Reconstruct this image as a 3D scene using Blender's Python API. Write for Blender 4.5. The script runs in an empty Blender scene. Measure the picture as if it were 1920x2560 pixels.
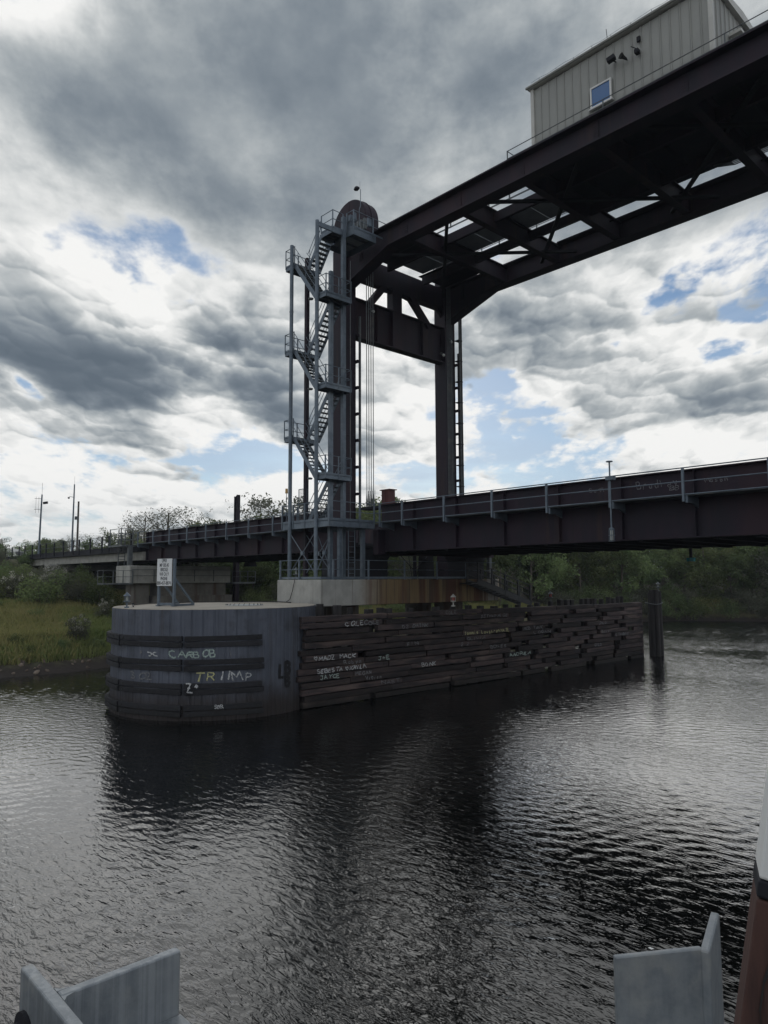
import bpy, bmesh, math, random
from mathutils import Vector, Matrix, Euler
random.seed(7)
scn = bpy.context.scene
COL = scn.collection
# ------------------------------------------------------------------ camera
# world: X runs along the railway bridge, Y along the river away from the viewer, Z up, water at z = 0
PITCH, ROLL, HEAD = math.radians(5.36), 0.0044, math.radians(42.95)
fh = Vector((-math.cos(HEAD), math.sin(HEAD), 0)); rh = Vector((math.sin(HEAD), math.cos(HEAD), 0)); zz = Vector((0, 0, 1))
fw = fh*math.cos(PITCH) + zz*math.sin(PITCH); up0 = -fh*math.sin(PITCH) + zz*math.cos(PITCH)
cr = rh*math.cos(ROLL) - up0*math.sin(ROLL); cu = up0*math.cos(ROLL) + rh*math.sin(ROLL)
cam = bpy.data.cameras.new('camera'); camo = bpy.data.objects.new('camera', cam); COL.objects.link(camo)
M = Matrix((cr, cu, -fw)).transposed().to_4x4(); M.translation = Vector((0, 0, 6.0)); camo.matrix_world = M
cam.sensor_fit = 'HORIZONTAL'; cam.sensor_width = 36; cam.lens = 36*1797/1920; cam.clip_start = 0.05; cam.clip_end = 6000
scn.camera = camo
# ------------------------------------------------------------------ view
vs = scn.view_settings; vs.view_transform = 'Standard'; vs.look = 'None'; vs.exposure = 0.0; vs.gamma = 1.0; vs.use_curve_mapping = False
scn.cycles.use_denoising = True
scn.cycles.max_bounces = 8; scn.cycles.diffuse_bounces = 3; scn.cycles.glossy_bounces = 4; scn.cycles.transparent_max_bounces = 8
# ------------------------------------------------------------------ sun and sky
SUN_EL, SUN_AZ = math.radians(18), math.radians(0)      # azimuth measured from the camera heading, left negative
sd = (fh*math.cos(SUN_AZ) + rh*math.sin(SUN_AZ))*math.cos(SUN_EL) + zz*math.sin(SUN_EL)
sl = bpy.data.lights.new('sun', 'SUN'); sl.energy = 0.6; sl.angle = math.radians(57); sl.color = (1.0, 0.98, 0.95)
so = bpy.data.objects.new('sun', sl); COL.objects.link(so); so.rotation_euler = (-sd).to_track_quat('-Z', 'Y').to_euler()
world = bpy.data.worlds.new('World'); scn.world = world; world.use_nodes = True
def build_sky():
    nt = world.node_tree; N = nt.nodes; L = nt.links; N.clear()
    def node(t, **k):
        n = N.new(t)
        for a, b in k.items(): setattr(n, a, b)
        return n
    def put(sock, v):
        if isinstance(v, bpy.types.NodeSocket): L.new(v, sock)
        else: sock.default_value = v
    def m(op, a, b=0.0, c=0.0, clamp=False):
        n = node('ShaderNodeMath', operation=op, use_clamp=clamp)
        for s, v in zip(n.inputs, (a, b, c)): put(s, v)
        return n.outputs[0]
    def vm(op, a, b=(0, 0, 0)):
        n = node('ShaderNodeVectorMath', operation=op); put(n.inputs[0], a); put(n.inputs[1], b)
        return n.outputs['Value'] if op in ('DOT_PRODUCT', 'LENGTH') else n.outputs['Vector']
    def comb(x, y, z=0.0):
        n = node('ShaderNodeCombineXYZ')
        for s, v in zip(n.inputs, (x, y, z)): put(s, v)
        return n.outputs[0]
    def smooth(x, lo, hi, a=0.0, b=1.0):
        n = node('ShaderNodeMapRange', interpolation_type='SMOOTHSTEP')
        for s, v in zip(n.inputs, (x, lo, hi, a, b)): put(s, v)
        return n.outputs[0]
    def noise(vec, scale, detail=8.0, rough=0.55, dist=0.0):
        n = node('ShaderNodeTexNoise', noise_dimensions='2D'); put(n.inputs['Vector'], vec)
        n.inputs['Scale'].default_value = scale; n.inputs['Detail'].default_value = detail
        n.inputs['Roughness'].default_value = rough; n.inputs['Distortion'].default_value = dist
        return n.outputs['Fac']
    def puff(vec, scale, detail=2.5, rough=0.5):
        n = node('ShaderNodeTexVoronoi', voronoi_dimensions='2D', feature='F1', normalize=True); put(n.inputs['Vector'], vec)
        n.inputs['Scale'].default_value = scale; n.inputs['Detail'].default_value = detail; n.inputs['Roughness'].default_value = rough
        return n.outputs['Distance']
    tc = node('ShaderNodeTexCoord'); D = tc.outputs['Generated']
    dz = vm('DOT_PRODUCT', D, (0, 0, 1)); df = vm('DOT_PRODUCT', D, tuple(fh)); dr = vm('DOT_PRODUCT', D, tuple(rh))
    az = m('ARCTAN2', dr, df); el = m('ARCSINE', dz)
    ela = m('MAXIMUM', el, 0.0)
    s = m('DIVIDE', 1.25, m('ADD', ela, 0.50))
    X = m('MULTIPLY', az, s); Y = m('MULTIPLY', m('LOGARITHM', m('ADD', ela, 0.20), math.e), -1.3)
    q = comb(X, Y, 0.37)
    # gentle domain warp
    wn = node('ShaderNodeTexNoise', noise_dimensions='2D'); put(wn.inputs['Vector'], q); wn.inputs['Scale'].default_value = 2.2; wn.inputs['Detail'].default_value = 4.0
    w = vm('SUBTRACT', wn.outputs['Color'], (0.5, 0.5, 0.5))
    qs = node('ShaderNodeVectorMath', operation='SCALE'); put(qs.inputs[0], w); qs.inputs['Scale'].default_value = 0.18
    qw = vm('ADD', q, qs.outputs[0])
    wn2 = node('ShaderNodeTexNoise', noise_dimensions='2D'); put(wn2.inputs['Vector'], q); wn2.inputs['Scale'].default_value = 9.0; wn2.inputs['Detail'].default_value = 4.0
    w2 = vm('SUBTRACT', wn2.outputs['Color'], (0.5, 0.5, 0.5))
    def node_scale(v, k):
        n = node('ShaderNodeVectorMath', operation='SCALE'); put(n.inputs[0], v); n.inputs['Scale'].default_value = k
        return n.outputs[0]
    ae = comb(az, el, 0.0)
    ws = node('ShaderNodeVectorMath', operation='SCALE'); put(ws.inputs[0], w); ws.inputs['Scale'].default_value = 0.16
    aew = vm('ADD', vm('ADD', ae, ws.outputs[0]), node_scale(w2, 0.05))
    aew = vm('MULTIPLY', aew, (1, 1, 0))
    def blobs(lst, start):
        acc = start
        for (a, e, sa, se, amp) in lst:
            d = vm('MULTIPLY', vm('SUBTRACT', aew, (a, e, 0)), (1/sa, 1/se, 0))
            g = m('EXPONENT', m('MULTIPLY', vm('DOT_PRODUCT', d, d), -1.0))
            acc = m('MULTIPLY_ADD', g, amp, acc)
        return acc
    low = smooth(el, 0.36, 0.46, 1.0, 0.0)          # heaped clouds stand low, a layer lies above
    n_big = noise(qw, 1.7, 5.0, 0.5)
    n_mid = noise(qw, 4.5, 9.0, 0.56)
    n_fin = noise(q, 16.0, 6.0, 0.6)
    qp = vm('ADD', q, node_scale(w2, 0.075))
    pf = m('ADD', m('MULTIPLY', puff(qp, 3.0, 0.0, 0.5), 0.5), m('MULTIPLY', puff(qp, 10.0, 3.0, 0.62), 0.5))
    # cloud cover: noise, billows and the cloud masses standing in this part of the sky
    base = m('MULTIPLY_ADD', m('SUBTRACT', n_big, 0.5), 1.2, COVER0)
    base = m('MULTIPLY_ADD', m('SUBTRACT', n_mid, 0.5), m('MULTIPLY_ADD', low, -0.35, 0.8), base)
    base = m('MULTIPLY_ADD', m('SUBTRACT', 0.38, pf), m('MULTIPLY_ADD', low, 1.15, 0.1), base)
    base = m('MULTIPLY_ADD', m('SUBTRACT', n_fin, 0.5), 0.46, base)
    cover = blobs(COVER, base)
    alpha = smooth(cover, -0.04, m('MULTIPLY_ADD', low, -0.06, 0.30))
    # heaped cloud: every billow is lit on its upper side and shaded below
    def billow(vec, scale):
        n = node('ShaderNodeTexVoronoi', voronoi_dimensions='2D', feature='SMOOTH_F1'); put(n.inputs['Vector'], vec); n.inputs['Scale'].default_value = scale; n.inputs['Smoothness'].default_value = 0.38
        dv = vm('SUBTRACT', n.outputs['Position'], vec)
        return m('MULTIPLY', vm('DOT_PRODUCT', dv, (-0.35, 0.94, 0)), scale)
    qv = vm('ADD', qw, (0.02, -0.06, 0.0)); n_mid2 = noise(qv, 4.5, 9.0, 0.56)
    bil = m('ADD', m('MULTIPLY', billow(qp, 3.0), 0.46), m('ADD', m('MULTIPLY', billow(qp, 7.0), 0.38), m('MULTIPLY', billow(qp, 18.0), 0.20)))
    rel = m('MULTIPLY_ADD', bil, low, m('MULTIPLY', m('SUBTRACT', n_mid, n_mid2), m('MULTIPLY_ADD', low, 0.10, 0.50)))
    thick = smooth(cover, 0.02, 1.0)
    n_soft = noise(qw, 2.6, 5.0, 0.5)
    lum = m('MULTIPLY_ADD', thick, -0.60, 0.84)
    lum = m('MULTIPLY_ADD', rel, RELIEF, lum)
    lum = m('MULTIPLY_ADD', m('SUBTRACT', n_soft, 0.5), 0.5, lum)
    lum = m('ADD', lum, smooth(el, 0.36, 0.10, 0.0, 0.26))
    lum = blobs(SHADE, lum)
    cr_ = node('ShaderNodeValToRGB'); put(cr_.inputs[0], smooth(lum, -0.45, 1.1))
    cr_.color_ramp.interpolation = 'B_SPLINE'
    el_ = cr_.color_ramp.elements
    el_[0].position = 0.05; el_[0].color = (0.118, 0.150, 0.186, 1)
    el_[1].position = 0.97; el_[1].color = (0.93, 0.93, 0.915, 1)
    e = el_.new(0.30); e.color = (0.183, 0.220, 0.260, 1)
    e = el_.new(0.52); e.color = (0.293, 0.331, 0.362, 1)
    e = el_.new(0.78); e.color = (0.51, 0.54, 0.55, 1)
    sky = node('ShaderNodeTexSky', sky_type='NISHITA', sun_disc=False)
    sky.sun_elevation = SUN_EL; sky.sun_rotation = math.atan2(sd.x, sd.y)
    sky.air_density = 1.0; sky.dust_density = 0.15; sky.ozone_density = 3.0
    sk = node('ShaderNodeVectorMath', operation='SCALE'); put(sk.inputs[0], sky.outputs[0]); sk.inputs['Scale'].default_value = 0.085
    # pale veil of thin high cloud over the blue, thicker towards the horizon
    veil = m('ADD', smooth(el, 0.45, 0.0, 0.16, 0.42), m('MULTIPLY', m('SUBTRACT', noise(comb(X, m('MULTIPLY', Y, 3.0), 4.0), 3.0, 6.0, 0.6), 0.45), 1.1), clamp=True)
    mx0 = node('ShaderNodeMix', data_type='RGBA'); put(mx0.inputs[0], veil); put(mx0.inputs[6], sk.outputs[0]); mx0.inputs[7].default_value = (0.46, 0.56, 0.70, 1)
    mx = node('ShaderNodeMix', data_type='RGBA'); put(mx.inputs[0], alpha); put(mx.inputs[6], mx0.outputs[2]); put(mx.inputs[7], cr_.outputs[0])
    hz_ = node('ShaderNodeMix', data_type='RGBA'); put(hz_.inputs[0], m('ADD', smooth(el, 0.15, 0.0, 0.0, 0.42), smooth(el, 0.045, 0.0, 0.0, 0.5))); put(hz_.inputs[6], mx.outputs[2]); hz_.inputs[7].default_value = (0.60, 0.64, 0.665, 1)
    bg = node('ShaderNodeBackground'); put(bg.inputs[0], hz_.outputs[2]); bg.inputs[1].default_value = 1.0
    out = node('ShaderNodeOutputWorld'); L.new(bg.outputs[0], out.inputs[0])
COVER0, RELIEF = 0.14, 1.0
COVER = [(0.003, 0.655, 0.685, 0.132, 0.45), (0.307, 0.482, 0.368, 0.113, 0.35), (-0.316, 0.549, 0.369, 0.085, 0.3), (-0.148, 0.471, 0.17, 0.043, 0.3), (-0.437, 0.401, 0.114, 0.013, -0.3), (-0.312, 0.414, 0.047, 0.017, -0.22), (-0.367, 0.383, 0.055, 0.011, -0.26), (-0.334, 0.298, 0.213, 0.086, 0.5), (-0.465, 0.297, 0.091, 0.081, 0.45), (-0.146, 0.273, 0.122, 0.059, 0.35), (-0.062, 0.375, 0.092, 0.067, 0.25), (-0.459, 0.374, 0.093, 0.028, 0.25), (-0.49, 0.241, 0.027, 0.019, -0.6), (-0.062, 0.166, 0.196, 0.019, -0.35), (-0.199, 0.142, 0.14, 0.012, -0.35), (-0.356, 0.167, 0.059, 0.016, 0.3), (0.142, 0.272, 0.028, 0.024, -0.5), (0.023, 0.259, 0.125, 0.087, 0.3), (0.152, 0.196, 0.044, 0.027, -0.3), (0.399, 0.361, 0.034, 0.017, -0.36), (0.467, 0.289, 0.05, 0.014, -0.4), (0.332, 0.32, 0.036, 0.012, -0.45), (0.496, 0.338, 0.027, 0.014, -0.4), (0.299, 0.257, 0.171, 0.062, 0.35), (0.183, 0.359, 0.122, 0.066, 0.5), (0.445, 0.223, 0.092, 0.049, 0.25), (0.051, 0.176, 0.034, 0.022, -0.3), (0.022, 0.088, 0.277, 0.05, 0.25), (-0.353, 0.089, 0.196, 0.037, 0.25)]
SHADE = [(-0.033, 0.69, 0.296, 0.099, -0.14), (0.31, 0.557, 0.318, 0.14, -0.12), (-0.394, 0.545, 0.13, 0.058, -0.16), (-0.177, 0.529, 0.136, 0.068, -0.04), (-0.477, 0.638, 0.09, 0.04, 0.36), (-0.229, 0.56, 0.084, 0.048, 0.1), (0.096, 0.577, 0.064, 0.065, 0.06), (-0.318, 0.274, 0.195, 0.036, -0.4), (-0.466, 0.302, 0.069, 0.029, -0.06), (-0.431, 0.258, 0.141, 0.03, -0.22), (-0.174, 0.261, 0.11, 0.027, -0.22), (-0.387, 0.371, 0.163, 0.029, 0.34), (-0.175, 0.335, 0.083, 0.041, 0.24), (-0.079, 0.364, 0.103, 0.057, 0.22), (-0.01, 0.355, 0.057, 0.062, 0.28), (0.21, 0.347, 0.049, 0.025, 0.16), (0.193, 0.332, 0.099, 0.031, -0.12), (0.271, 0.217, 0.095, 0.018, -0.12), (0.42, 0.195, 0.075, 0.015, -0.15), (0.329, 0.255, 0.102, 0.041, 0.2), (0.395, 0.167, 0.12, 0.031, 0.15), (0.47, 0.269, 0.054, 0.029, 0.2), (0.023, 0.138, 0.168, 0.044, 0.22), (0.191, 0.243, 0.066, 0.053, 0.22), (0.023, 0.259, 0.085, 0.065, 0.2), (0.351, 0.298, 0.075, 0.03, 0.15), (-0.254, 0.22, 0.368, 0.021, -0.05), (0.43, 0.399, 0.119, 0.037, -0.1), (-0.403, 0.139, 0.143, 0.02, -0.06)]
world.cycles.sampling_method = 'MANUAL'; world.cycles.sample_map_resolution = 256
build_sky()
# ------------------------------------------------------------------ helpers
class MB:
    def __init__(s): s.v = []; s.f = []
    def add(s, vs, fs):
        o = len(s.v); s.v += [tuple(x) for x in vs]; s.f += [tuple(o+i for i in f) for f in fs]; return s
    def box(s, x0, y0, z0, x1, y1, z1):
        return s.add([(x0,y0,z0),(x1,y0,z0),(x1,y1,z0),(x0,y1,z0),(x0,y0,z1),(x1,y0,z1),(x1,y1,z1),(x0,y1,z1)],
                     [(0,3,2,1),(4,5,6,7),(0,1,5,4),(1,2,6,5),(2,3,7,6),(3,0,4,7)])
    def beam(s, a, b, w, h, up=(0,0,1)):
        a = Vector(a); b = Vector(b); d = (b-a).normalized(); up = Vector(up)
        if abs(d.dot(up)) > 0.99: up = Vector((1,0,0))
        r = d.cross(up).normalized(); u = r.cross(d).normalized()
        q = [r*(-w/2)+u*(-h/2), r*(w/2)+u*(-h/2), r*(w/2)+u*(h/2), r*(-w/2)+u*(h/2)]
        return s.add([a+x for x in q]+[b+x for x in q], [(0,1,2,3),(7,6,5,4),(0,4,5,1),(1,5,6,2),(2,6,7,3),(3,7,4,0)])
    def tube(s, a, b, r, n=8, r2=None):
        a = Vector(a); b = Vector(b); r2 = r if r2 is None else r2
        d = (b-a).normalized(); up = Vector((0,0,1)) if abs(d.z) < 0.95 else Vector((1,0,0))
        p = d.cross(up).normalized(); q = p.cross(d)
        ring = [(math.cos(2*math.pi*i/n), math.sin(2*math.pi*i/n)) for i in range(n)]
        vs = [a+(p*c+q*t)*r for c, t in ring]+[b+(p*c+q*t)*r2 for c, t in ring]
        fs = [(i,(i+1)%n,n+(i+1)%n,n+i) for i in range(n)]+[tuple(range(n-1,-1,-1)), tuple(range(n,2*n))]
        return s.add(vs, fs)
    def path(s, pts, r, n=6):
        for a, b in zip(pts[:-1], pts[1:]): s.tube(a, b, r, n)
        return s
    def prism(s, poly, axis, a, b):
        def P(x, y, t): return {'x': (t,x,y), 'y': (x,t,y), 'z': (x,y,t)}[axis]
        n = len(poly)
        return s.add([P(x,y,a) for x, y in poly]+[P(x,y,b) for x, y in poly],
                     [tuple(range(n)), tuple(range(2*n-1,n-1,-1))]+[(i,n+i,n+(i+1)%n,(i+1)%n) for i in range(n)])
    def lathe(s, prof, c=(0,0,0), n=16):
        vs = []; m_ = len(prof)
        for r, z in prof:
            for i in range(n): vs.append((c[0]+r*math.cos(2*math.pi*i/n), c[1]+r*math.sin(2*math.pi*i/n), c[2]+z))
        fs = [(j*n+i, j*n+(i+1)%n, (j+1)*n+(i+1)%n, (j+1)*n+i) for j in range(m_-1) for i in range(n)]
        fs += [tuple(range(n-1,-1,-1)), tuple((m_-1)*n+i for i in range(n))]
        return s.add(vs, fs)
    def mesh(s, name, mat, fix=True, smooth=False):
        me = bpy.data.meshes.new(name); me.from_pydata(s.v, [], s.f)
        if mat: me.materials.append(mat)
        if fix:
            bm = bmesh.new(); bm.from_mesh(me); bmesh.ops.recalc_face_normals(bm, faces=bm.faces); bm.to_mesh(me); bm.free()
        if smooth:
            for p in me.polygons: p.use_smooth = True
        me.update(); return me
    def build(s, name, mat, parent=None, fix=True, smooth=False):
        return link(name, s.mesh(name, mat, fix, smooth), parent)
def link(name, me, parent=None, loc=None, rot=None):
    o = bpy.data.objects.new(name, me); COL.objects.link(o)
    if parent is not None: o.parent = parent
    if loc is not None: o.location = loc
    if rot is not None: o.rotation_euler = rot
    return o
def tag(o, label, cat, group=None):
    o['label'] = label; o['category'] = cat
    if group: o['group'] = group
    return o
def thing(name, label, cat, loc=(0,0,0), group=None, rot=None):
    return tag(link(name, None, None, loc, rot), label, cat, group)
def kind(o, k): o['kind'] = k; return o
def B(*a): return MB().box(*a)
def bevel(o, w=0.01, seg=1):
    m_ = o.modifiers.new('bevel', 'BEVEL'); m_.width = w; m_.segments = seg; m_.limit_method = 'ANGLE'; return o
# ------------------------------------------------------------------ materials
def material(name, c1, c2=None, scale=1.5, rough=0.7, metal=0.0, bump=0.0, bscale=20.0, stretch=(1,1,1), rnd=0.0,
             streak=None, tide=None, spec=0.5, c3=None, grime=None):
    mt = bpy.data.materials.new(name); mt.use_nodes = True; nt = mt.node_tree; N = nt.nodes; L = nt.links
    bs = N['Principled BSDF']; bs.inputs['Roughness'].default_value = rough; bs.inputs['Metallic'].default_value = metal
    bs.inputs['Specular IOR Level'].default_value = spec
    geo = N.new('ShaderNodeNewGeometry'); P = geo.outputs['Position']
    def mapped(sc, st=(1,1,1)):
        mp = N.new('ShaderNodeVectorMath'); mp.operation = 'MULTIPLY'; L.new(P, mp.inputs[0]); mp.inputs[1].default_value = tuple(sc*k for k in st); return mp.outputs[0]
    def noise(vec, detail=6, rough_=0.6):
        n = N.new('ShaderNodeTexNoise'); n.inputs['Scale'].default_value = 1.0; n.inputs['Detail'].default_value = detail; n.inputs['Roughness'].default_value = rough_; L.new(vec, n.inputs['Vector']); return n.outputs['Fac']
    def mix(f, a, b):
        x = N.new('ShaderNodeMix'); x.data_type = 'RGBA'
        for so, v in ((x.inputs[0], f), (x.inputs[6], a), (x.inputs[7], b)):
            if isinstance(v, bpy.types.NodeSocket): L.new(v, so)
            else: so.default_value = v if not isinstance(v, tuple) else (*v[:3], 1)
        return x.outputs[2]
    def rng(x, a, b, lo=0.0, hi=1.0):
        r = N.new('ShaderNodeMapRange'); r.interpolation_type = 'SMOOTHSTEP'; L.new(x, r.inputs[0])
        for i, v in enumerate((a, b, lo, hi)): r.inputs[i+1].default_value = v
        return r.outputs[0]
    def mul(a, b):
        k = N.new('ShaderNodeMath'); k.operation = 'MULTIPLY'; L.new(a, k.inputs[0])
        if isinstance(b, bpy.types.NodeSocket): L.new(b, k.inputs[1])
        else: k.inputs[1].default_value = b
        return k.outputs[0]
    c2 = c2 or tuple(x*0.7 for x in c1)
    col = mix(rng(noise(mapped(scale, stretch)), 0.35, 0.65), c1, c2)
    if c3: col = mix(rng(noise(mapped(scale*0.37, stretch), 4), 0.52, 0.68), col, c3)
    if grime: col = mix(mul(rng(noise(mapped(grime[0])), 0.5, 0.72), grime[2]), col, grime[1])
    if streak:    # vertical run-off stains: (frequency, colour, amount, low, high[, axis patch frequency])
        for (fr, sc_, am, lo, hi) in streak:
            a = rng(noise(mapped(1.0, (fr, fr, 0.10)), 8, 0.65), lo, hi)
            b = rng(noise(mapped(0.33, (1, 1, 0.05)), 2), 0.38, 0.55)
            col = mix(mul(mul(a, b), am), col, sc_)
    if tide:      # water-line growth and silt: (z0, z1, colour)
        sp = N.new('ShaderNodeSeparateXYZ'); L.new(P, sp.inputs[0])
        ad = N.new('ShaderNodeMath'); ad.operation = 'MULTIPLY_ADD'; L.new(noise(mapped(2.0, (1,1,0.4))), ad.inputs[0]); ad.inputs[1].default_value = 0.9; L.new(sp.outputs[2], ad.inputs[2])
        col = mix(rng(ad.outputs[0], tide[0]+0.45, tide[1]+0.45, 1.0, 0.0), col, tide[2])
    if rnd:
        oi = N.new('ShaderNodeObjectInfo'); hv = N.new('ShaderNodeHueSaturation'); L.new(col, hv.inputs['Color'])
        r = N.new('ShaderNodeMapRange'); L.new(oi.outputs['Random'], r.inputs[0]); r.inputs[3].default_value = 1-rnd; r.inputs[4].default_value = 1+rnd
        L.new(r.outputs[0], hv.inputs['Value']); col = hv.outputs[0]
    L.new(col, bs.inputs['Base Color'])
    if bump:
        bp = N.new('ShaderNodeBump'); bp.inputs['Strength'].default_value = 1.0; bp.inputs['Distance'].default_value = bump
        L.new(noise(mapped(bscale, stretch), 8), bp.inputs['Height']); L.new(bp.outputs[0], bs.inputs['Normal'])
    return mt
M_STEEL = material('brown_steel', (0.026,0.014,0.026), (0.016,0.013,0.023), 0.9, 0.66, 0.0, 0.004, 6, (1,1,0.35), c3=(0.034,0.017,0.026), spec=0.35, streak=[(1.6,(0.060,0.033,0.027),0.55,0.50,0.72),(4.0,(0.014,0.012,0.015),0.6,0.52,0.70)])
M_DARK = material('dark_steel', (0.013,0.015,0.021), (0.019,0.018,0.023), 1.2, 0.7, spec=0.3)
M_GALV = material('galvanised_steel', (0.155,0.192,0.235), (0.115,0.145,0.180), 2.5, 0.5, 0.3, 0.0015, 30, c3=(0.185,0.22,0.255))
M_GALVF = material('mottled_galvanised_steel', (0.25,0.27,0.285), (0.19,0.21,0.23), 28.0, 0.5, 0.3, 0.0004, 180, c3=(0.30,0.31,0.31), grime=(9.0,(0.13,0.14,0.15),0.6), streak=[(45.0,(0.36,0.38,0.40),0.6,0.48,0.62)])
M_GALVD = material('weathered_galvanised_steel', (0.14,0.155,0.165), (0.10,0.112,0.12), 3.0, 0.6, 0.2, c3=(0.20,0.20,0.19))
M_PANEL = material('grey_deck_plate', (0.36,0.39,0.40), (0.28,0.31,0.32), 1.1, 0.7, 0.0)
M_CONC = material('concrete', (0.43,0.42,0.39), (0.33,0.325,0.30), 1.4, 0.9, 0, 0.006, 12, streak=[(3.0,(0.20,0.185,0.16),0.55,0.5,0.72)])
M_PIER = material('rust_stained_concrete', (0.45,0.445,0.42), (0.35,0.345,0.325), 1.3, 0.9, 0, 0.006, 12)
M_CONCD = material('old_concrete', (0.23,0.215,0.195), (0.16,0.15,0.135), 0.9, 0.92, 0, 0.01, 9, streak=[(1.6,(0.10,0.055,0.035),0.8,0.42,0.66)])
M_CAPTOP = material('sandy_concrete', (0.43,0.39,0.33), (0.33,0.30,0.255), 0.9, 0.95, 0, 0.006, 15, c3=(0.25,0.21,0.16))
M_SHEET = material('steel_sheet_pile', (0.122,0.135,0.172), (0.092,0.104,0.136), 1.1, 0.6, 0.15, 0.004, 8, (1,1,0.5), rnd=0.10,
                   tide=(0.35,1.9,(0.034,0.027,0.027)), grime=(1.1,(0.05,0.055,0.065),0.75), streak=[(2.5,(0.055,0.045,0.045),0.7,0.50,0.68)])
M_TIMB = material('creosoted_timber', (0.066,0.046,0.044), (0.022,0.018,0.021), 2.2, 0.85, 0, 0.012, 7, (3,0.35,3), rnd=0.65, c3=(0.110,0.080,0.070), tide=(-0.1,0.7,(0.018,0.016,0.014)))
M_WALE = material('black_waler_timber', (0.026,0.026,0.031), (0.016,0.016,0.020), 2.0, 0.8, 0, 0.01, 7, (2,2,6), rnd=0.25, tide=(-0.2,0.7,(0.014,0.013,0.012)))
M_PILE = material('dark_pile', (0.038,0.034,0.034), (0.022,0.020,0.021), 2.0, 0.85, 0, 0.012, 6, (3,3,0.4), rnd=0.3)
M_SIDING = material('beige_metal_siding', (0.355,0.356,0.335), (0.32,0.322,0.305), 0.5, 0.5, 0.0, streak=[(3.0,(0.34,0.31,0.26),0.4,0.52,0.75)])
M_TRIM = material('pale_trim', (0.62,0.61,0.57), (0.54,0.53,0.50), 1.0, 0.5)
M_WHITE = material('white_paint', (0.78,0.78,0.76), (0.70,0.70,0.68), 2.0, 0.5)
M_SIGN = material('sign_face', (0.80,0.81,0.82), (0.74,0.75,0.76), 0.8, 0.45)
M_BLACK = material('black_rubber', (0.015,0.015,0.016), (0.02,0.02,0.02), 3.0, 0.6)
M_INK = material('sign_lettering', (0.02,0.03,0.045), (0.025,0.03,0.04), 3.0, 0.6)
M_CHALK = material('white_chalk', (0.74,0.75,0.76), (0.34,0.35,0.36), 26.0, 0.95, c3=(0.12,0.12,0.13))
M_CHALKF = material('faded_chalk', (0.26,0.26,0.27), (0.12,0.12,0.13), 18.0, 0.95)
M_CHALKY = material('yellow_chalk', (0.66,0.63,0.32), (0.36,0.36,0.22), 14.0, 0.95)
M_CHALKG = material('pale_green_chalk', (0.50,0.60,0.56), (0.24,0.30,0.28), 20.0, 0.95)
M_BPAINT = material('black_paint', (0.012,0.012,0.016), (0.018,0.018,0.022), 6.0, 0.7)
M_RED = material('red_lens', (0.40,0.03,0.02), (0.28,0.02,0.015), 5.0, 0.3)
M_REDBOX = material('red_primer', (0.12,0.030,0.030), (0.08,0.022,0.024), 2.0, 0.6)
M_AMBER = material('amber_lens', (0.62,0.36,0.10), (0.55,0.32,0.10), 5.0, 0.35)
M_LGLASS = material('clear_lens', (0.42,0.44,0.42), (0.36,0.38,0.36), 5.0, 0.2)
M_GREEN = material('green_lens', (0.02,0.24,0.24), (0.02,0.17,0.18), 5.0, 0.25)
M_RAILD = material('dark_painted_rail', (0.050,0.052,0.055), (0.036,0.037,0.04), 2.0, 0.6)
M_BARK = material('bark', (0.16,0.135,0.11), (0.09,0.075,0.062), 3.0, 0.9, 0, 0.02, 8, (1,1,0.3))
M_BARKP = material('pale_bark', (0.34,0.32,0.29), (0.22,0.205,0.185), 3.0, 0.9)
M_ROCK = material('bank_rock', (0.25,0.20,0.16), (0.15,0.115,0.095), 2.5, 0.9, 0, 0.02, 6, rnd=0.3)
M_OLDPOST = material('red_brown_timber', (0.085,0.040,0.032), (0.052,0.026,0.022), 3.0, 0.8, 0, 0.01, 6, (6,6,0.5))
M_POLEW = material('wood_pole', (0.13,0.115,0.10), (0.085,0.075,0.065), 2.0, 0.9, 0, 0, 1, (3,3,0.3))
def glass_mat():
    mt = bpy.data.materials.new('window_glass'); mt.use_nodes = True; bs = mt.node_tree.nodes['Principled BSDF']
    bs.inputs['Base Color'].default_value = (0.05,0.15,0.36,1); bs.inputs['Roughness'].default_value = 0.04; bs.inputs['Specular IOR Level'].default_value = 0.5  # blue sky reflection painted into the pane's base colour
    return mt
M_GLASS = glass_mat()
M_GLASSD = material('dark_glass', (0.02,0.024,0.028), (0.02,0.024,0.028), 1.0, 0.08)
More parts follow.
